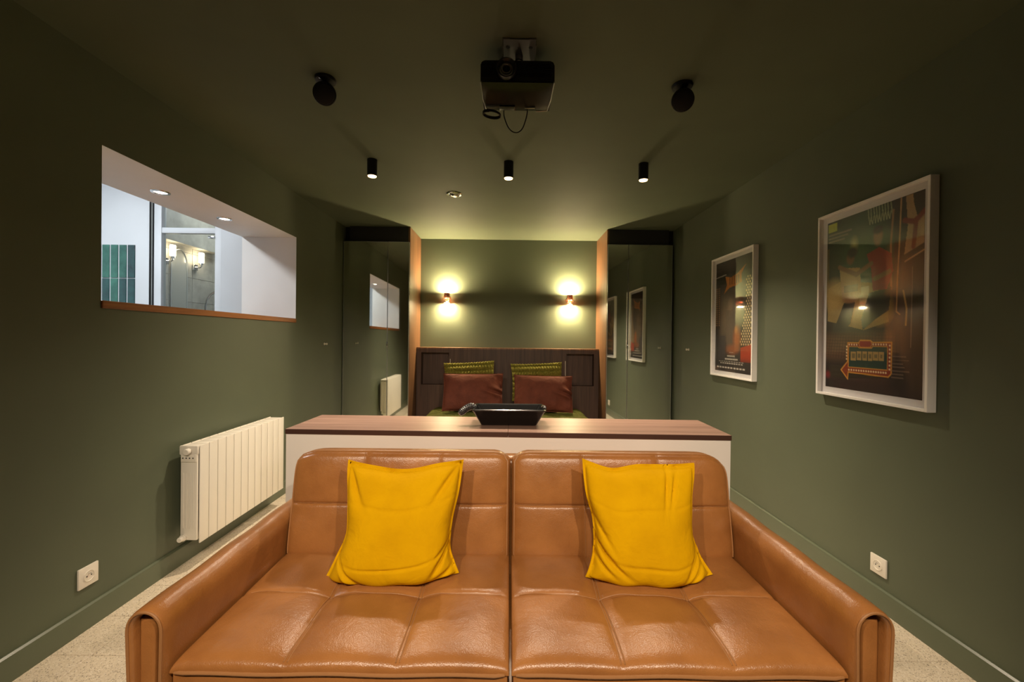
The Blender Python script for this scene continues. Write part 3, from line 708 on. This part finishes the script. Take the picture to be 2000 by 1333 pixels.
def small_print():
    c = Pic(140, 220, (58, 52, 48))
    c.rect(-0.01, 1.01, -0.01, 0.13, (34, 28, 32)); c.ell(0.55, 0.05, 0.5, 0.06, (58, 36, 40), 0.8, 0.7)
    c.grade(0.05, 0.75, 0.2, 0.8, (112, 98, 84), 0.8, 0.15); c.grade(0.1, 0.5, 0.3, 0.7, (150, 128, 100), 0.5, 0.15)
    c.poly([(0.84, 0.22), (1.01, 0.14), (1.01, 0.76), (0.68, 0.78), (0.72, 0.62), (0.82, 0.46)], (40, 26, 20))
    for r in range(26):
        for k in range(6):
            x, y = 0.72+0.055*k+(0.027 if r % 2 else 0), 0.19+0.0225*r
            if x > 0.985 or x < 0.845-(max(0, y-0.42))*0.42: continue
            c.ell(x, y, 0.015, 0.0085, (226, 196, 150), 0.4)
    c.rect(0.0, 0.13, 0.2, 0.62, (52, 34, 24), 0.8)
    for r in range(18):
        for k in range(3): c.ell(0.02+0.045*k, 0.24+0.02*r, 0.012, 0.007, (196, 150, 96), 0.4, 0.8)
    c.poly([(0.0, 0.14), (0.3, 0.13), (0.3, 0.21), (0.0, 0.2)], (22, 18, 18)); c.line([(0, 0.135), (0.3, 0.125)], 0.008, (200, 196, 190), 0.6)
    c.poly([(0.28, 0.14), (0.44, 0.16), (0.62, 0.14), (0.84, 0.08), (0.72, 0.15), (0.74, 0.22), (0.60, 0.24), (0.40, 0.25), (0.24, 0.30), (0.33, 0.22)], (206, 122, 34))
    for k in range(5): c.rect(0.40+0.06*k, 0.425+0.06*k, 0.155, 0.225, (96, 50, 18), 0.8)
    c.rect(0.56, 0.585, 0.3, 0.7, (44, 40, 38), 0.6)
    c.ell(0.44, 0.42, 0.07, 0.06, (170, 140, 110), 0.6, 0.7); c.poly([(0.30, 0.45), (0.58, 0.45), (0.56, 0.82), (0.34, 0.82)], (120, 104, 88), 0.6)
    c.ell(0.62, 0.70, 0.09, 0.09, (176, 96, 40), 0.5, 0.9); c.ell(0.60, 0.63, 0.04, 0.03, (190, 120, 60), 0.4); c.ell(0.5, 0.80, 0.16, 0.04, (170, 92, 40), 0.5, 0.7)
    c.poly([(0.72, 0.78), (1.01, 0.75), (1.01, 0.90), (0.72, 0.90)], (168, 58, 26)); c.rect(0.0, 0.3, 0.68, 0.9, (70, 68, 72), 0.7)
    c.grade(-0.3, 1.3, 0.86, 1.3, (38, 32, 34), 0.75, 0.06); c.line([(0.08, 0.2), (0.07, 0.97)], 0.012, (30, 22, 20), 0.9)
    for k, (x0, x1, y) in enumerate(((0.42, 0.54, 0.825), (0.36, 0.58, 0.852), (0.30, 0.66, 0.88), (0.12, 0.82, 0.905), (0.16, 0.80, 0.922), (0.06, 0.86, 0.955))):
        n_ = 10
        for j in range(n_):
            a = x0+(x1-x0)*j/n_; c.rect(a, a+(x1-x0)/n_*0.72, y, y+(0.014 if k in (1, 2, 5) else 0.006), (212, 206, 196), 0.85)
    c.grain(0.12)
    return c
poster(1.665, 2.275, 0.922, 1.857, big_print(), 'large framed dark green and brown poster with an arrow shaped bulb board', 0.042)
poster(2.880, 3.478, 0.922, 1.852, small_print(), 'framed poster with orange banner and black dotted drapery, nearer the wardrobe', 0.040)

# ------------------------------------------------------------------ ceiling spots
def ceiling_spot(x, y, label, energy, angle=114, blend=0.9):
    t = thing('ceiling_spot', label, 'spotlight', (x, y, CEIL), 'black cylinder ceiling spots')
    L = 0.105
    G().lathe([(0.018, 0), (0.031, 0), (0.031, -L), (0.0285, -L), (0.0285, -L+0.012), (0.018, -L+0.012)], (x, y, CEIL-0.0005), (0,0,1), 28).obj('housing', black_m, t)
    G().lathe([(0.028, -L+0.008), (0.026, -L-0.003), (0.0, -L-0.006)], (x, y, CEIL-0.0005), (0,0,1), 24).obj('lamp_lens', glow_warm, t)
    spot_light('spot_beam', t, (0, 0, -L-0.012), energy, WARM, angle, blend, 0.028)
    return t
ceiling_spot(-0.890, 2.734, 'lit black cylinder ceiling spot on the side of the wall opening', SPOT_W)
ceiling_spot(-0.020, 2.740, 'lit black cylinder ceiling spot in the middle, in line with the projector', SPOT_W)
ceiling_spot(0.845, 2.740, 'lit black cylinder ceiling spot on the side of the framed posters', SPOT_W)
def aimed_spot(x, y, aim, label, energy):
    t = thing('adjustable_spot', label, 'spotlight', (x, y, CEIL), 'adjustable spots behind the projector')
    o = Vector((x, y, CEIL-0.075)); d = (Vector(aim)-o).normalized()
    G().lathe([(0.030, -0.0005), (0.030, -0.016), (0.012, -0.020), (0.010, -0.07)], (x, y, CEIL), (0,0,1), 24).obj('ceiling_base', black_m, t)
    G().lathe([(0.020, -0.055), (0.031, -0.05), (0.031, 0.055), (0.0285, 0.055), (0.0285, 0.046), (0.018, 0.046)], o, d, 28).obj('housing', black_m, t)
    G().lathe([(0.028, 0.047), (0.024, 0.052), (0.0, 0.054)], o, d, 24).obj('lamp_lens', glow_warm, t)
    spot_light('spot_beam', t, (o+d*0.066)-Vector((x, y, CEIL)), energy, WARM, 72, 0.6, 0.028, d.to_track_quat('-Z', 'Y').to_euler())
for x, ax, w in ((-0.87, -0.35, 'on the wall opening side'), (-0.02, 0.0, 'in line with the projector'), (0.83, 0.35, 'on the poster side')):
    aimed_spot(x, -0.50, (ax, 1.55, 0.55), 'black adjustable ceiling spot aimed at the sofa, '+w, SPOT_REAR_W)
scr = thing('bounce_screen', 'added unseen white projection screen bouncing fill light at the leather sofa', 'screen', (0, YF, 0.6))  # unseen screen to go with the projector, added to bounce fill light
G().box(-1.15, 1.15, YF+0.02, YF+0.10, 2.12, 2.22, 0.01).obj('screen_case', white_m, scr)
G().box(-1.10, 1.10, YF+0.055, YF+0.058, 0.85, 2.13).obj('screen_cloth', white_m, scr, 0)
G().box(-1.12, 1.12, YF+0.045, YF+0.068, 0.825, 0.85, 0.004).obj('bottom_bar', black_m, scr)
# unlit recessed spot
t = thing('recessed_spot', 'unlit silver recessed ceiling spot between the black spots and the bed', 'spotlight', (-0.450, 3.361, CEIL))
G().lathe([(0.044, -0.0005), (0.046, -0.006), (0.056, -0.008), (0.062, -0.004), (0.063, -0.0003)], (-0.450, 3.361, CEIL), (0,0,1), 32).obj('ring', chrome_m, t)
G().lathe([(0.043, -0.0008), (0.034, -0.010), (0.020, -0.014), (0.0, -0.015)], (-0.450, 3.361, CEIL), (0.12, 0.25, 1), 28).obj('lamp_lens', alu_m, t)
G().lathe([(0.012, -0.0135), (0.010, -0.019), (0.0, -0.020)], (-0.462, 3.352, CEIL), (0,0,1), 14).obj('bulb_tip', blackpl_m, t)

# ------------------------------------------------------------------ speakers
def speaker(x, y, sgn, label):
    t = thing('ceiling_speaker', label, 'speaker', (x, y, CEIL), 'round black ceiling speakers')
    G().lathe([(0.044, -0.0005), (0.046, -0.004), (0.042, -0.013), (0.020, -0.016)], (x, y, CEIL), (0,0,1), 28).obj('ceiling_plate', black_m, t)
    G().lathe([(0.006, -0.014), (0.008, -0.017), (0.0, -0.019)], (x-0.008, y-0.03, CEIL+0.002), (0,0,1), 12).obj('screw', chrome_m, t)
    G().tube([(x, y, CEIL-0.012), (x, y+0.004, CEIL-0.034)], 0.013, 12).obj('joint', black_m, t)
    c = Vector((x+sgn*0.0, y-0.004, CEIL-0.068)); ax = Vector((-sgn*0.22, -0.86, -0.50)).normalized()
    G().lathe([(0.012, -0.046), (0.030, -0.040), (0.043, -0.022), (0.048, 0.0), (0.048, 0.016), (0.045, 0.020)], c, ax, 32).obj('speaker_body', black_m, t)
    G().lathe([(0.0445, 0.0165), (0.040, 0.024), (0.025, 0.029), (0.0, 0.031)], c, ax, 32).obj('grille', grille_m, t)
speaker(-0.822, 1.885, -1, 'round black satellite speaker on the ceiling on the wall opening side')
speaker(0.752, 1.895, 1, 'round black satellite speaker on the ceiling on the poster side')

# ------------------------------------------------------------------ projector
px0, px1, py0, py1, pz0, pz1 = -0.125, 0.162, 1.655, 1.862, 2.188, 2.272
pcx = (px0+px1)/2
pj = thing('projector', 'black ceiling projector hung on a steel bracket with looped cable', 'projector', (pcx, 1.74, CEIL))
# ceiling bracket
br = G()
br.box(-0.040, 0.088, 1.612, 1.800, CEIL-0.007, CEIL-0.004).box(-0.040, -0.037, 1.612, 1.800, CEIL-0.03, CEIL-0.007).box(0.085, 0.088, 1.612, 1.800, CEIL-0.03, CEIL-0.007)
br.box(-0.040, -0.012, 1.610, 1.612, CEIL-0.007, CEIL-0.0005).box(0.060, 0.088, 1.610, 1.612, CEIL-0.007, CEIL-0.0005).box(-0.040, -0.015, 1.612, 1.80, CEIL-0.004, CEIL-0.0005).box(0.063, 0.088, 1.612, 1.80, CEIL-0.004, CEIL-0.0005)
bk = br.obj('bracket', steel_m, pj, 0)
for x in (-0.020, 0.068): G().lathe([(0.0075, 0.0), (0.007, -0.0006)], (x, 1.655, CEIL-0.0072), (0,0,1), 14).obj('bolt_hole', dark_m, bk)
G().lathe([(0.016, 0), (0.016, -0.02), (0.012, -0.022), (0.012, -0.055)], (0.024, 1.705, CEIL-0.007), (0,0,1), 16).obj('ball_joint', chrome_m, pj)
body = G()
prof = [(px0, pz0+0.0), (px1, pz0+0.0), (px1, pz1-0.012), (px1-0.012, pz1), (px0+0.012, pz1), (px0, pz1-0.012)]
body.prism(prof, lambda p, t_: (p[0], t_, p[1]), py0, py1)
bmesh.ops.bevel(body.bm, geom=list(body.bm.edges), offset=0.004, segments=2, affect='EDGES')
bo = body.obj('body', blackpl_m, pj)
for k in range(11):
    z = pz1-0.014-k*0.006
    if z < pz0+0.012: break
    G().box(px0+0.004, px0+0.055, py0-0.0025, py0+0.001, z-0.0018, z+0.0018).obj('vent_slat', grille_m, bo, 0)
    G().box(px0+0.135, px1-0.012, py0-0.0025, py0+0.001, z-0.0018, z+0.0018).obj('vent_slat', grille_m, bo, 0)
# glossy lower lid, slightly bowed, with pale edge line
def lid(u, v):
    s, t_ = u*2-1, v
    w = (px1-px0)/2*(1.0-0.02*t_)
    return (pcx+s*w*1.0, py0+0.002+(py1-py0-0.004)*t_, pz0-0.002-0.006*(1-s**4)*(1-(2*t_-1)**4))
lo = G().grid(lid, 24, 16).obj('lid', blackgl_m, pj, 60)
G().tube([(px0+0.001, py0+0.002, pz0-0.002), (px0+0.003, py0+0.12, pz0-0.003), (px0+0.012, py1-0.004, pz0-0.002), (px0+0.05, py1+0.001, pz0-0.003)], 0.0022, 6).obj('edge_line', alu_m, lo)
G().tube([(px1-0.001, py0+0.002, pz0-0.002), (px1-0.003, py0+0.12, pz0-0.003), (px1-0.012, py1-0.004, pz0-0.002), (px1-0.06, py1+0.001, pz0-0.003)], 0.0022, 6).obj('edge_line', alu_m, lo)
G().box(px0+0.07, px0+0.135, py1-0.05, py1-0.02, pz0-0.012, pz0-0.008, 0.002).obj('control_strip', blackpl_m, lo)
G().box(px0+0.133, px0+0.136, py1-0.048, py1-0.022, pz0-0.0126, pz0-0.0118).obj('button', chrome_m, lo, 0)
G().box(px1-0.11, px1-0.065, py1-0.040, py1-0.034, pz0-0.0108, pz0-0.0078).obj('name_plate', alu_m, lo, 0)
lx, lz = px0+0.100, pz1-0.040
lens_m = mat('lens_ring_grey', (40, 40, 42), 0.3)
ln = G().lathe([(0.040, 0.0), (0.041, 0.012), (0.038, 0.020), (0.034, 0.020), (0.026, 0.006)], (lx, py0, lz), (0,-1,0), 36).obj('lens_ring', lens_m, pj)
G().lathe([(0.026, 0.006), (0.022, 0.007), (0.020, 0.012), (0.016, 0.012), (0.014, 0.008)], (lx, py0, lz), (0,-1,0), 28).obj('lens_barrel', steel_m, ln)
G().lathe([(0.0145, 0.007), (0.010, 0.011), (0.0, 0.013)], (lx, py0, lz), (0,-1,0), 24).obj('lens_glass', blackgl_m, ln)
cab = [(px0+0.088, py1-0.008, pz0-0.004), (px0+0.090, py1, pz0-0.03), (px0+0.110, py1+0.006, pz0-0.075), (px0+0.140, py1+0.006, pz0-0.094), (px0+0.168, py1+0.006, pz0-0.078), (px0+0.186, py1, pz0-0.03), (px0+0.190, py1-0.008, pz0-0.004)]
G().tube([interp(cab, k/40) for k in range(41)], 0.0024, 8).obj('cable', blackpl_m, pj)
coil = []
for k in range(90):
    a = 2*PI*k/24; coil.append((px0+0.036+0.038*math.cos(a), py1-0.01+0.014*math.sin(a), pz0-0.018-0.010*math.sin(a*1.0+0.6)-0.00012*k))
G().tube(coil, 0.0026, 6).obj('cable_coil', blackpl_m, pj)

# ------------------------------------------------------------------ console behind the sofa
TZ = 0.760
ct = thing('console', 'long white console with walnut top behind the leather sofa', 'console', (-0.006, 2.165, 0))
ct.rotation_euler = (0, 0, math.radians(-1.22))
tx, ty = 1.036, 0.186
G().box(-tx+0.002, tx-0.002, -ty+0.004, ty-0.002, 0.001, TZ-0.022).obj('body', tabw_m, ct, 0, world=False)
G().box(-tx, -0.0006+0.006, -ty, ty, TZ-0.022, TZ, 0.0008, 1).obj('top_board', walnut_top, ct, 0, world=False)
G().box(0.0006+0.006, tx, -ty, ty, TZ-0.022, TZ, 0.0008, 1).obj('top_board', walnut_top, ct, 0, world=False)
for (a, b) in ((-tx, 0.0054), (0.0066, tx)): G().box(a, b, -ty-0.0012, -ty-0.0001, TZ-0.0225, TZ-0.0008).obj('edge_band', walnut_edge, ct, 0, world=False)

# ------------------------------------------------------------------ black tray on the console
tr = thing('serving_tray', 'black lacquered tapered tray with a carved handle on the console', 'tray', (0.0, 2.19, TZ))
def ring(hx, hy, z, n=8, r=0.012):
    P = []
    for (cx, cy, a0) in ((hx-r, hy-r, 0), (-hx+r, hy-r, PI/2), (-hx+r, -hy+r, PI), (hx-r, -hy+r, 1.5*PI)):
        for k in range(n): a = a0+PI/2*k/(n-1); P.append((cx+r*math.cos(a), cy+r*math.sin(a), z))
    return P
rings = [ring(0.136, 0.060, 0.001), ring(0.140, 0.063, 0.004), ring(0.176, 0.098, 0.073), ring(0.182, 0.104, 0.078), ring(0.182, 0.104, 0.083), ring(0.176, 0.098, 0.086), ring(0.168, 0.090, 0.083), ring(0.164, 0.086, 0.074), ring(0.130, 0.054, 0.014)]
V = [p for r_ in rings for p in r_]; m_ = len(rings[0]); F = []
for i in range(len(rings)-1):
    for k in range(m_): F.append((i*m_+k, i*m_+(k+1) % m_, (i+1)*m_+(k+1) % m_, (i+1)*m_+k))
F.append(tuple(range(m_-1, -1, -1))); F.append(tuple((len(rings)-1)*m_+k for k in range(m_)))
G().add(V, F).obj('tray_body', bowl_m, tr, 40, world=False)
hp = [(-0.170, -0.02, 0.083), (-0.190, -0.03, 0.090), (-0.212, -0.045, 0.083), (-0.232, -0.06, 0.068), (-0.246, -0.07, 0.056)]
n_ = 48; rr = [0.017*(0.55+0.45*smooth01(k/10))*(1+0.10*math.sin(k*1.55))*(1-0.35*smooth01((k-38)/10)) for k in range(n_+1)]
G().tube([interp(hp, k/n_) for k in range(n_+1)], rr, 14).obj('handle', handle_m, tr, 50, world=False)
hp2 = [(0.172, 0.0, 0.080), (0.178, -0.02, 0.088), (0.180, -0.04, 0.086), (0.176, -0.06, 0.082)]
G().tube([interp(hp2, k/20) for k in range(21)], [0.009*(1+0.12*math.sin(k*1.7)) for k in range(21)], 10).obj('carved_knob', handle_m, tr, 50, world=False)

# ------------------------------------------------------------------ sofa
SX = 0.010; IN = 0.790; SF, SB = 0.985, 1.470
sofa = thing('sofa', 'cognac brown leather two seat sofa with padded seams', 'sofa', (SX, 1.35, 0))
for (lx, ly) in ((-0.78, 1.06), (0.78, 1.06), (-0.78, 1.72), (0.78, 1.72)):
    G().lathe([(0.014, 0.001), (0.022, 0.13)], (SX+lx, ly, 0), (0,0,1), 14).obj('leg', black_m, sofa)
G().box(SX-IN+0.004, SX+IN-0.004, SF+0.012, 1.70, 0.13, 0.285, 0.012).obj('seat_base', leather_m, sofa)
bf = G().box(SX-IN+0.004, SX+IN-0.004, 1.645, 1.735, 0.20, 0.735, 0.03, 4)
bf.obj('back_frame', leather_m, sofa)
def cell(s, n, w=0.020):
    """distance-based seam factor for n equal cells over s in [0,1]: 0 at a seam, 1 mid cell"""
    f = (s*n) % 1.0; d = min(f, 1-f)
    return d
SEAT_W = IN-0.006
def dens(u): return 0.5-0.5*math.cos(PI*u)*(0.55+0.45*abs(math.cos(PI*u)))   # denser towards the rims
def seam_depth(x, pos, w): return sum(math.exp(-((x-p)/w)**2) for p in pos)
def seat_z(a, b):
    """seat top height over a (across 0..1), b (front to back 0..1)"""
    ea, eb = abs(2*a-1), abs(2*b-1)
    pf = 14
    env = (max(0, 1-ea**14))**(1/6)*(max(0, 1-(eb**pf if b < 0.5 else eb**18)))**(1/3.2)
    bx = math.sin(PI*min(1, max(0, (a*3) % 1.0)))**0.6 if 0 < a < 1 else 0
    by = math.sin(PI*((b*2) % 1.0 if b < 1 else 0))**0.6
    puff = 0.012*bx*(0.45+0.55*by)+0.005
    g1 = seam_depth(a, (1/3, 2/3), 0.009)*0.005*(0.4+0.6*smooth01(b*3)); g2 = seam_depth(b, (0.5,), 0.014)*0.005
    tuft = 0.014*sum(math.exp(-(((a-p)/0.055)**2+((b-0.5)/0.09)**2)) for p in (1/3, 2/3))
    return env*(0.020+puff-g1*0.8-g2*0.8-tuft*0.7)
SZ = 0.412
for k, (x0, x1) in enumerate(((SX-IN+0.003, SX-0.003), (SX+0.003, SX+IN-0.003))):
    W = x1-x0; D = SB+0.06-SF
    P = lambda a, b: (x0+W*a, SF+D*b, SZ+seat_z(a, b))
    gg = G().grid(lambda u, v: P(dens(u), dens(v)), 110, 80)
    sc = gg.obj('seat_cushion', leather_m, sofa, 60)
    G().box(x0+0.003, x1-0.003, SF+0.004, SF+D, 0.286, SZ+0.004, 0.006).obj('cushion_boxing', leather_m, sc)
    G().tube([(x0+0.004, SF+0.25, SZ+0.001), (x0+0.004, SF+0.015, SZ+0.001), (x0+0.012, SF+0.002, SZ+0.001)]+[(x0+W*q, SF-0.001, SZ+0.001+0.0015*math.sin(q*17)) for q in [i/24 for i in range(1, 24)]]+[(x1-0.012, SF+0.002, SZ+0.001), (x1-0.004, SF+0.015, SZ+0.001), (x1-0.004, SF+0.25, SZ+0.001)], 0.0042, 8).obj('piping', stitch_m, sc)
    for p in (1/3, 2/3):
        for dx in (-0.006, 0.006):
            G().tube([Vector(P(p+dx+0.006*math.sin(b*9)*0.3, b))+Vector((0, 0, 0.0006)) for b in [0.02+0.93*i/40 for i in range(41)]], 0.0016, 5).obj('seam', stitch_m, sc)
    G().tube([Vector(P(a, 0.5+0.008*math.sin(a*20)))+Vector((0, 0, 0.0006)) for a in [0.03+0.94*i/50 for i in range(51)]], 0.0017, 5).obj('seam', stitch_m, sc)
# back cushions
BH = 0.375
bdir = Vector((0, 0.20, 0.98)).normalized(); bn = Vector((0, -bdir.z, bdir.y))
def back_point(x0, W, a, b, left):
    ea, eb = abs(2*a-1), abs(2*b-1)
    env = (max(0, 1-ea**12))**(1/4)*(max(0, 1-eb**12))**(1/4)
    bx = abs(math.sin(PI*((a*3) % 1.0)))**0.6; by = abs(math.sin(PI*((b*2) % 1.0)))**0.6
    puff = 0.012*(0.4+0.6*bx)*(0.4+0.6*by)
    gv = seam_depth(a, (1/3, 2/3), 0.008)*0.006; gh = seam_depth(b, (0.5,), 0.010)*0.006
    top = seam_depth(b, (0.955,), 0.012)*0.004
    h = env*(0.060+puff-gv-gh-top)
    # corner rounding at the top, wider at the outer end
    outer = a if left else 1-a
    cr = (0.030 if left else 0.045)*max(0, 1-outer/0.12)**2*max(0, (b-0.55)/0.45)**2 + 0.03*max(0, 1-(1-outer)/0.08)**2*max(0, (b-0.7)/0.3)**2
    cx = (0.010 if left else 0.016)*max(0, (b-0.70)/0.30)**3*max(0, 1-outer/0.35)**2
    xx = x0+W*a+(cx if left else -cx)
    base = Vector((xx, SB+0.062, 0.408)) + bdir*(BH*b-cr)
    return base, h
for k, (x0, x1) in enumerate(((SX-IN+0.002, SX-0.003), (SX+0.003, SX+IN+0.002))):
    W = x1-x0; left = (k == 0)
    def FP(a, b):
        o_, h = back_point(x0, W, a, b, left); return o_+bn*h
    def BP(a, b):
        o_, h = back_point(x0, W, a, b, left); ea, eb = abs(2*a-1), abs(2*b-1)
        return o_-bn*0.085*(max(0, 1-ea**10)*max(0, 1-eb**10))**0.25
    gg = G().grid(lambda u, v: FP(dens(u), dens(v)), 100, 70).grid(lambda u, v: BP(dens(u), dens(v)), 40, 30)
    bc = gg.obj('back_cushion', leather_m, sofa, 60)
    rimp = [FP(0.012, b) for b in [0.05+0.88*i/20 for i in range(21)]]+[FP(a, 0.982) for a in [0.03+0.94*i/40 for i in range(41)]]+[FP(0.988, b) for b in [0.93-0.88*i/20 for i in range(21)]]
    G().tube([p+bn*0.0005 for p in rimp], 0.0030, 6).obj('piping', stitch_m, bc)
    for p in (1/3, 2/3):
        for dx in (-0.005, 0.005): G().tube([FP(p+dx, b)+bn*0.0006 for b in [0.02+0.95*i/40 for i in range(41)]], 0.0013, 5).obj('seam', stitch_m, bc)
    G().tube([FP(a, 0.5+0.004*math.sin(a*14))+bn*0.0006 for a in [0.02+0.96*i/50 for i in range(51)]], 0.0015, 5).obj('seam', stitch_m, bc)
# armrests: a folded leather skin over an inner core
AZ = 0.567
def arm(side):
    AZ = 0.567 if side < 0 else 0.579
    def U(off, x):
        """inverted-U outline at inset off; returns (x from inner face, z) pts"""
        w = 0.088 if side < 0 else 0.092; r = w/2-off; c = w/2; P = []
        zt = AZ-w/2-0.008
        for z in (0.135, 0.22, 0.32, 0.40, 0.46): P.append((off+0.006*(1-(z-0.135)/(zt-0.135)), z))
        for i in range(17): a = PI-PI*i/16; P.append((c+r*math.cos(a)*1.0, zt+(r+0.008)*math.sin(a)**0.85 if math.sin(a) > 0 else zt))
        for z in (0.46, 0.40, 0.32, 0.22, 0.135): P.append((w-off-0.014*(1-(z-0.135)/(zt-0.135)), z))
        return P
    xi = SX+side*IN
    y0, y1 = 0.972, 1.735
    o, i_ = U(0, 0), U(0.015, 0)
    n = len(o)
    def w3(p, y): return (xi+side*p[0], y, p[1])
    V = []; F = []
    ys = [y0+0.006, y0, y0+0.004] ; K = 24
    rows = []
    rows.append([w3(p, y0+0.012) for p in i_]); rows.append([w3((0.7*a[0]+0.3*b[0], 0.7*a[1]+0.3*b[1]), y0+0.001) for a, b in zip(i_, o)]); rows.append([w3((0.3*a[0]+0.7*b[0], 0.3*a[1]+0.7*b[1]), y0) for a, b in zip(i_, o)])
    for j in range(K+1):
        y = y0+0.008+(y1-y0-0.008)*j/K
        dz = 0.004*math.sin(j*0.8)*0.4
        rows.append([w3((p[0], p[1]+(dz if p[1] > 0.5 else 0)), y) for p in o])
    rows.append([w3(p, y1-0.004) for p in i_]); rows.append([w3(p, y0+0.012) for p in i_])
    for r_ in rows: V += r_
    for j in range(len(rows)-1):
        for q in range(n-1): F.append((j*n+q, j*n+q+1, (j+1)*n+q+1, (j+1)*n+q))
    ar_ = G().add(V, F).obj('armrest', leather_m, sofa, 60, weld=0.0002)
    # core with the dark slit on its inner side
    c0, c1 = sorted((xi+side*0.032, xi+side*0.070))
    G().box(c0, c1, y0+0.016, y1-0.01, 0.14, AZ-0.028, 0.008, 3).obj('core', leather_m, ar_)
    lip = [w3((0.35*a[0]+0.65*b[0], 0.35*a[1]+0.65*b[1]), y0-0.001) for a, b in zip(i_, o)]
    G().tube(lip, 0.0032, 6).obj('piping', stitch_m, ar_)
    return ar_
arm(-1); arm(1)

# ------------------------------------------------------------------ mustard cushions on the sofa
def throw(label, outline, base_y, seed, creases):
    """outline: dict of polylines bottom/top (left to right) and left/right (bottom to top), local x and height z"""
    rnd = random.Random(seed)
    bt, tp, lf, rt = outline
    zmin = min(p[1] for p in bt)
    cxm = sum(p[0] for p in bt)/len(bt)
    t = thing('throw_cushion', label, 'cushion', (cxm, base_y, 0.43))
    lean = math.radians(17); fl = 0.075
    ph = [(rnd.uniform(0, 6.3), rnd.uniform(-30, 30), rnd.uniform(-30, 30)) for _ in range(6)]
    def xz(u, v):
        b, tt, l, r = interp(bt, u), interp(tp, u), interp(lf, v), interp(rt, v)
        c00, c10, c01, c11 = Vector(bt[0]), Vector(bt[-1]), Vector(tp[0]), Vector(tp[-1])
        return b*(1-v)+tt*v+l*(1-u)+r*u-(c00*(1-u)*(1-v)+c10*u*(1-v)+c01*(1-u)*v+c11*u*v)
    def f(u, v, sg):
        p = xz(u, v); s, q = abs(2*u-1)/(1-fl), abs(2*v-1)/(1-fl)
        inn = max(0, 1-min(1, s)**3.0)*max(0, 1-min(1, q)**3.0)
        h = 0.085*inn**0.5*(1.0+0.22*(0.5-v))
        w = 0.0
        for (cu, cv, ang, L, wd, amp) in creases:
            du, dv = u-cu, v-cv; al = du*math.cos(ang)+dv*math.sin(ang); ac = -du*math.sin(ang)+dv*math.cos(ang)
            w += 1.5*amp*math.exp(-(ac/wd)**2)*math.exp(-(al/L)**2)
        ripple = 0.0012*sum(math.sin(a+b_*p.x+c_*p.y) for a, b_, c_ in ph)
        edge = 0.004*math.sin(u*23+seed)*math.sin(v*19)*(1-inn)
        depth = sg*(h*(1 if sg < 0 else 0.75)+0.0018)+(w*(1 if sg < 0 else 0.2))+ripple+edge
        hgt = p.y-zmin
        y = base_y+hgt*math.tan(lean)+depth
        return (p.x, y, p.y+depth*0.15+0.002)
    gg = G().grid(lambda u, v: f(u, v, -1), 84, 84).grid(lambda u, v: f(u, v, 1), 84, 84)
    co = gg.obj('cushion_cover', yellow_m, t, 70, weld=0.0006)
    # stitched line of the flange
    path = [(fl/2+(1-fl)*k/30, fl/2) for k in range(31)]+[(1-fl/2, fl/2+(1-fl)*k/30) for k in range(1, 31)]+[(1-fl/2-(1-fl)*k/30, 1-fl/2) for k in range(1, 31)]+[(fl/2, 1-fl/2-(1-fl)*k/30) for k in range(1, 30)]
    G().tube([Vector(f(a, b, -1))+Vector((0, -0.0004, 0)) for a, b in path], 0.0011, 5, closed=True).obj('flange_seam', yellow_m, co)
    return t

def lift(o, dz=0.010): return [[(x, z+dz*max(0, 1-(z-0.42)/0.3)) for x, z in pl] for pl in o]
OL = lift(([(-0.570, 0.426), (-0.464, 0.422), (-0.337, 0.425), (-0.225, 0.429), (-0.152, 0.444)],
      [(-0.540, 0.777), (-0.452, 0.760), (-0.343, 0.750), (-0.246, 0.767), (-0.151, 0.782)],
      [(-0.570, 0.426), (-0.542, 0.490), (-0.520, 0.564), (-0.530, 0.668), (-0.540, 0.777)],
      [(-0.152, 0.444), (-0.181, 0.516), (-0.179, 0.596), (-0.162, 0.686), (-0.151, 0.782)]))
OR = lift(([(0.246, 0.437), (0.337, 0.425), (0.441, 0.423), (0.546, 0.425), (0.650, 0.445)],
      [(0.250, 0.789), (0.341, 0.761), (0.437, 0.773), (0.532, 0.772), (0.628, 0.779)],
      [(0.246, 0.437), (0.273, 0.506), (0.276, 0.600), (0.256, 0.690), (0.250, 0.789)],
      [(0.650, 0.445), (0.614, 0.508), (0.601, 0.588), (0.613, 0.678), (0.628, 0.779)]))
throw('mustard yellow cushion on the sofa seat beside the radiator', OL, 1.335, 2,
      [(0.10, 0.26, -0.7, 0.16, 0.020, 0.020), (0.16, 0.20, -0.9, 0.10, 0.03, -0.012), (0.90, 0.26, 0.75, 0.14, 0.022, 0.018), (0.95, 0.36, 0.5, 0.10, 0.02, 0.012), (0.12, 0.86, -0.9, 0.12, 0.025, 0.012), (0.86, 0.86, 0.8, 0.12, 0.025, 0.012), (0.5, 0.76, 0.0, 0.40, 0.012, 0.0025), (0.5, 0.30, 0.05, 0.40, 0.014, 0.003), (0.9, 0.12, 0.2, 0.1, 0.02, 0.010)])
throw('mustard yellow cushion on the sofa seat beside the framed posters', OR, 1.335, 4,
      [(0.10, 0.34, -0.6, 0.18, 0.022, 0.020), (0.08, 0.24, -0.5, 0.10, 0.02, 0.014), (0.93, 0.30, 0.8, 0.16, 0.022, 0.018), (0.90, 0.16, 0.6, 0.14, 0.022, 0.012), (0.72, 0.88, 1.3, 0.12, 0.018, 0.010), (0.78, 0.86, 1.2, 0.10, 0.016, 0.009), (0.06, 0.55, -0.9, 0.14, 0.02, 0.010), (0.5, 0.74, 0.0, 0.40, 0.012, 0.0025), (0.5, 0.30, -0.05, 0.40, 0.014, 0.003)])
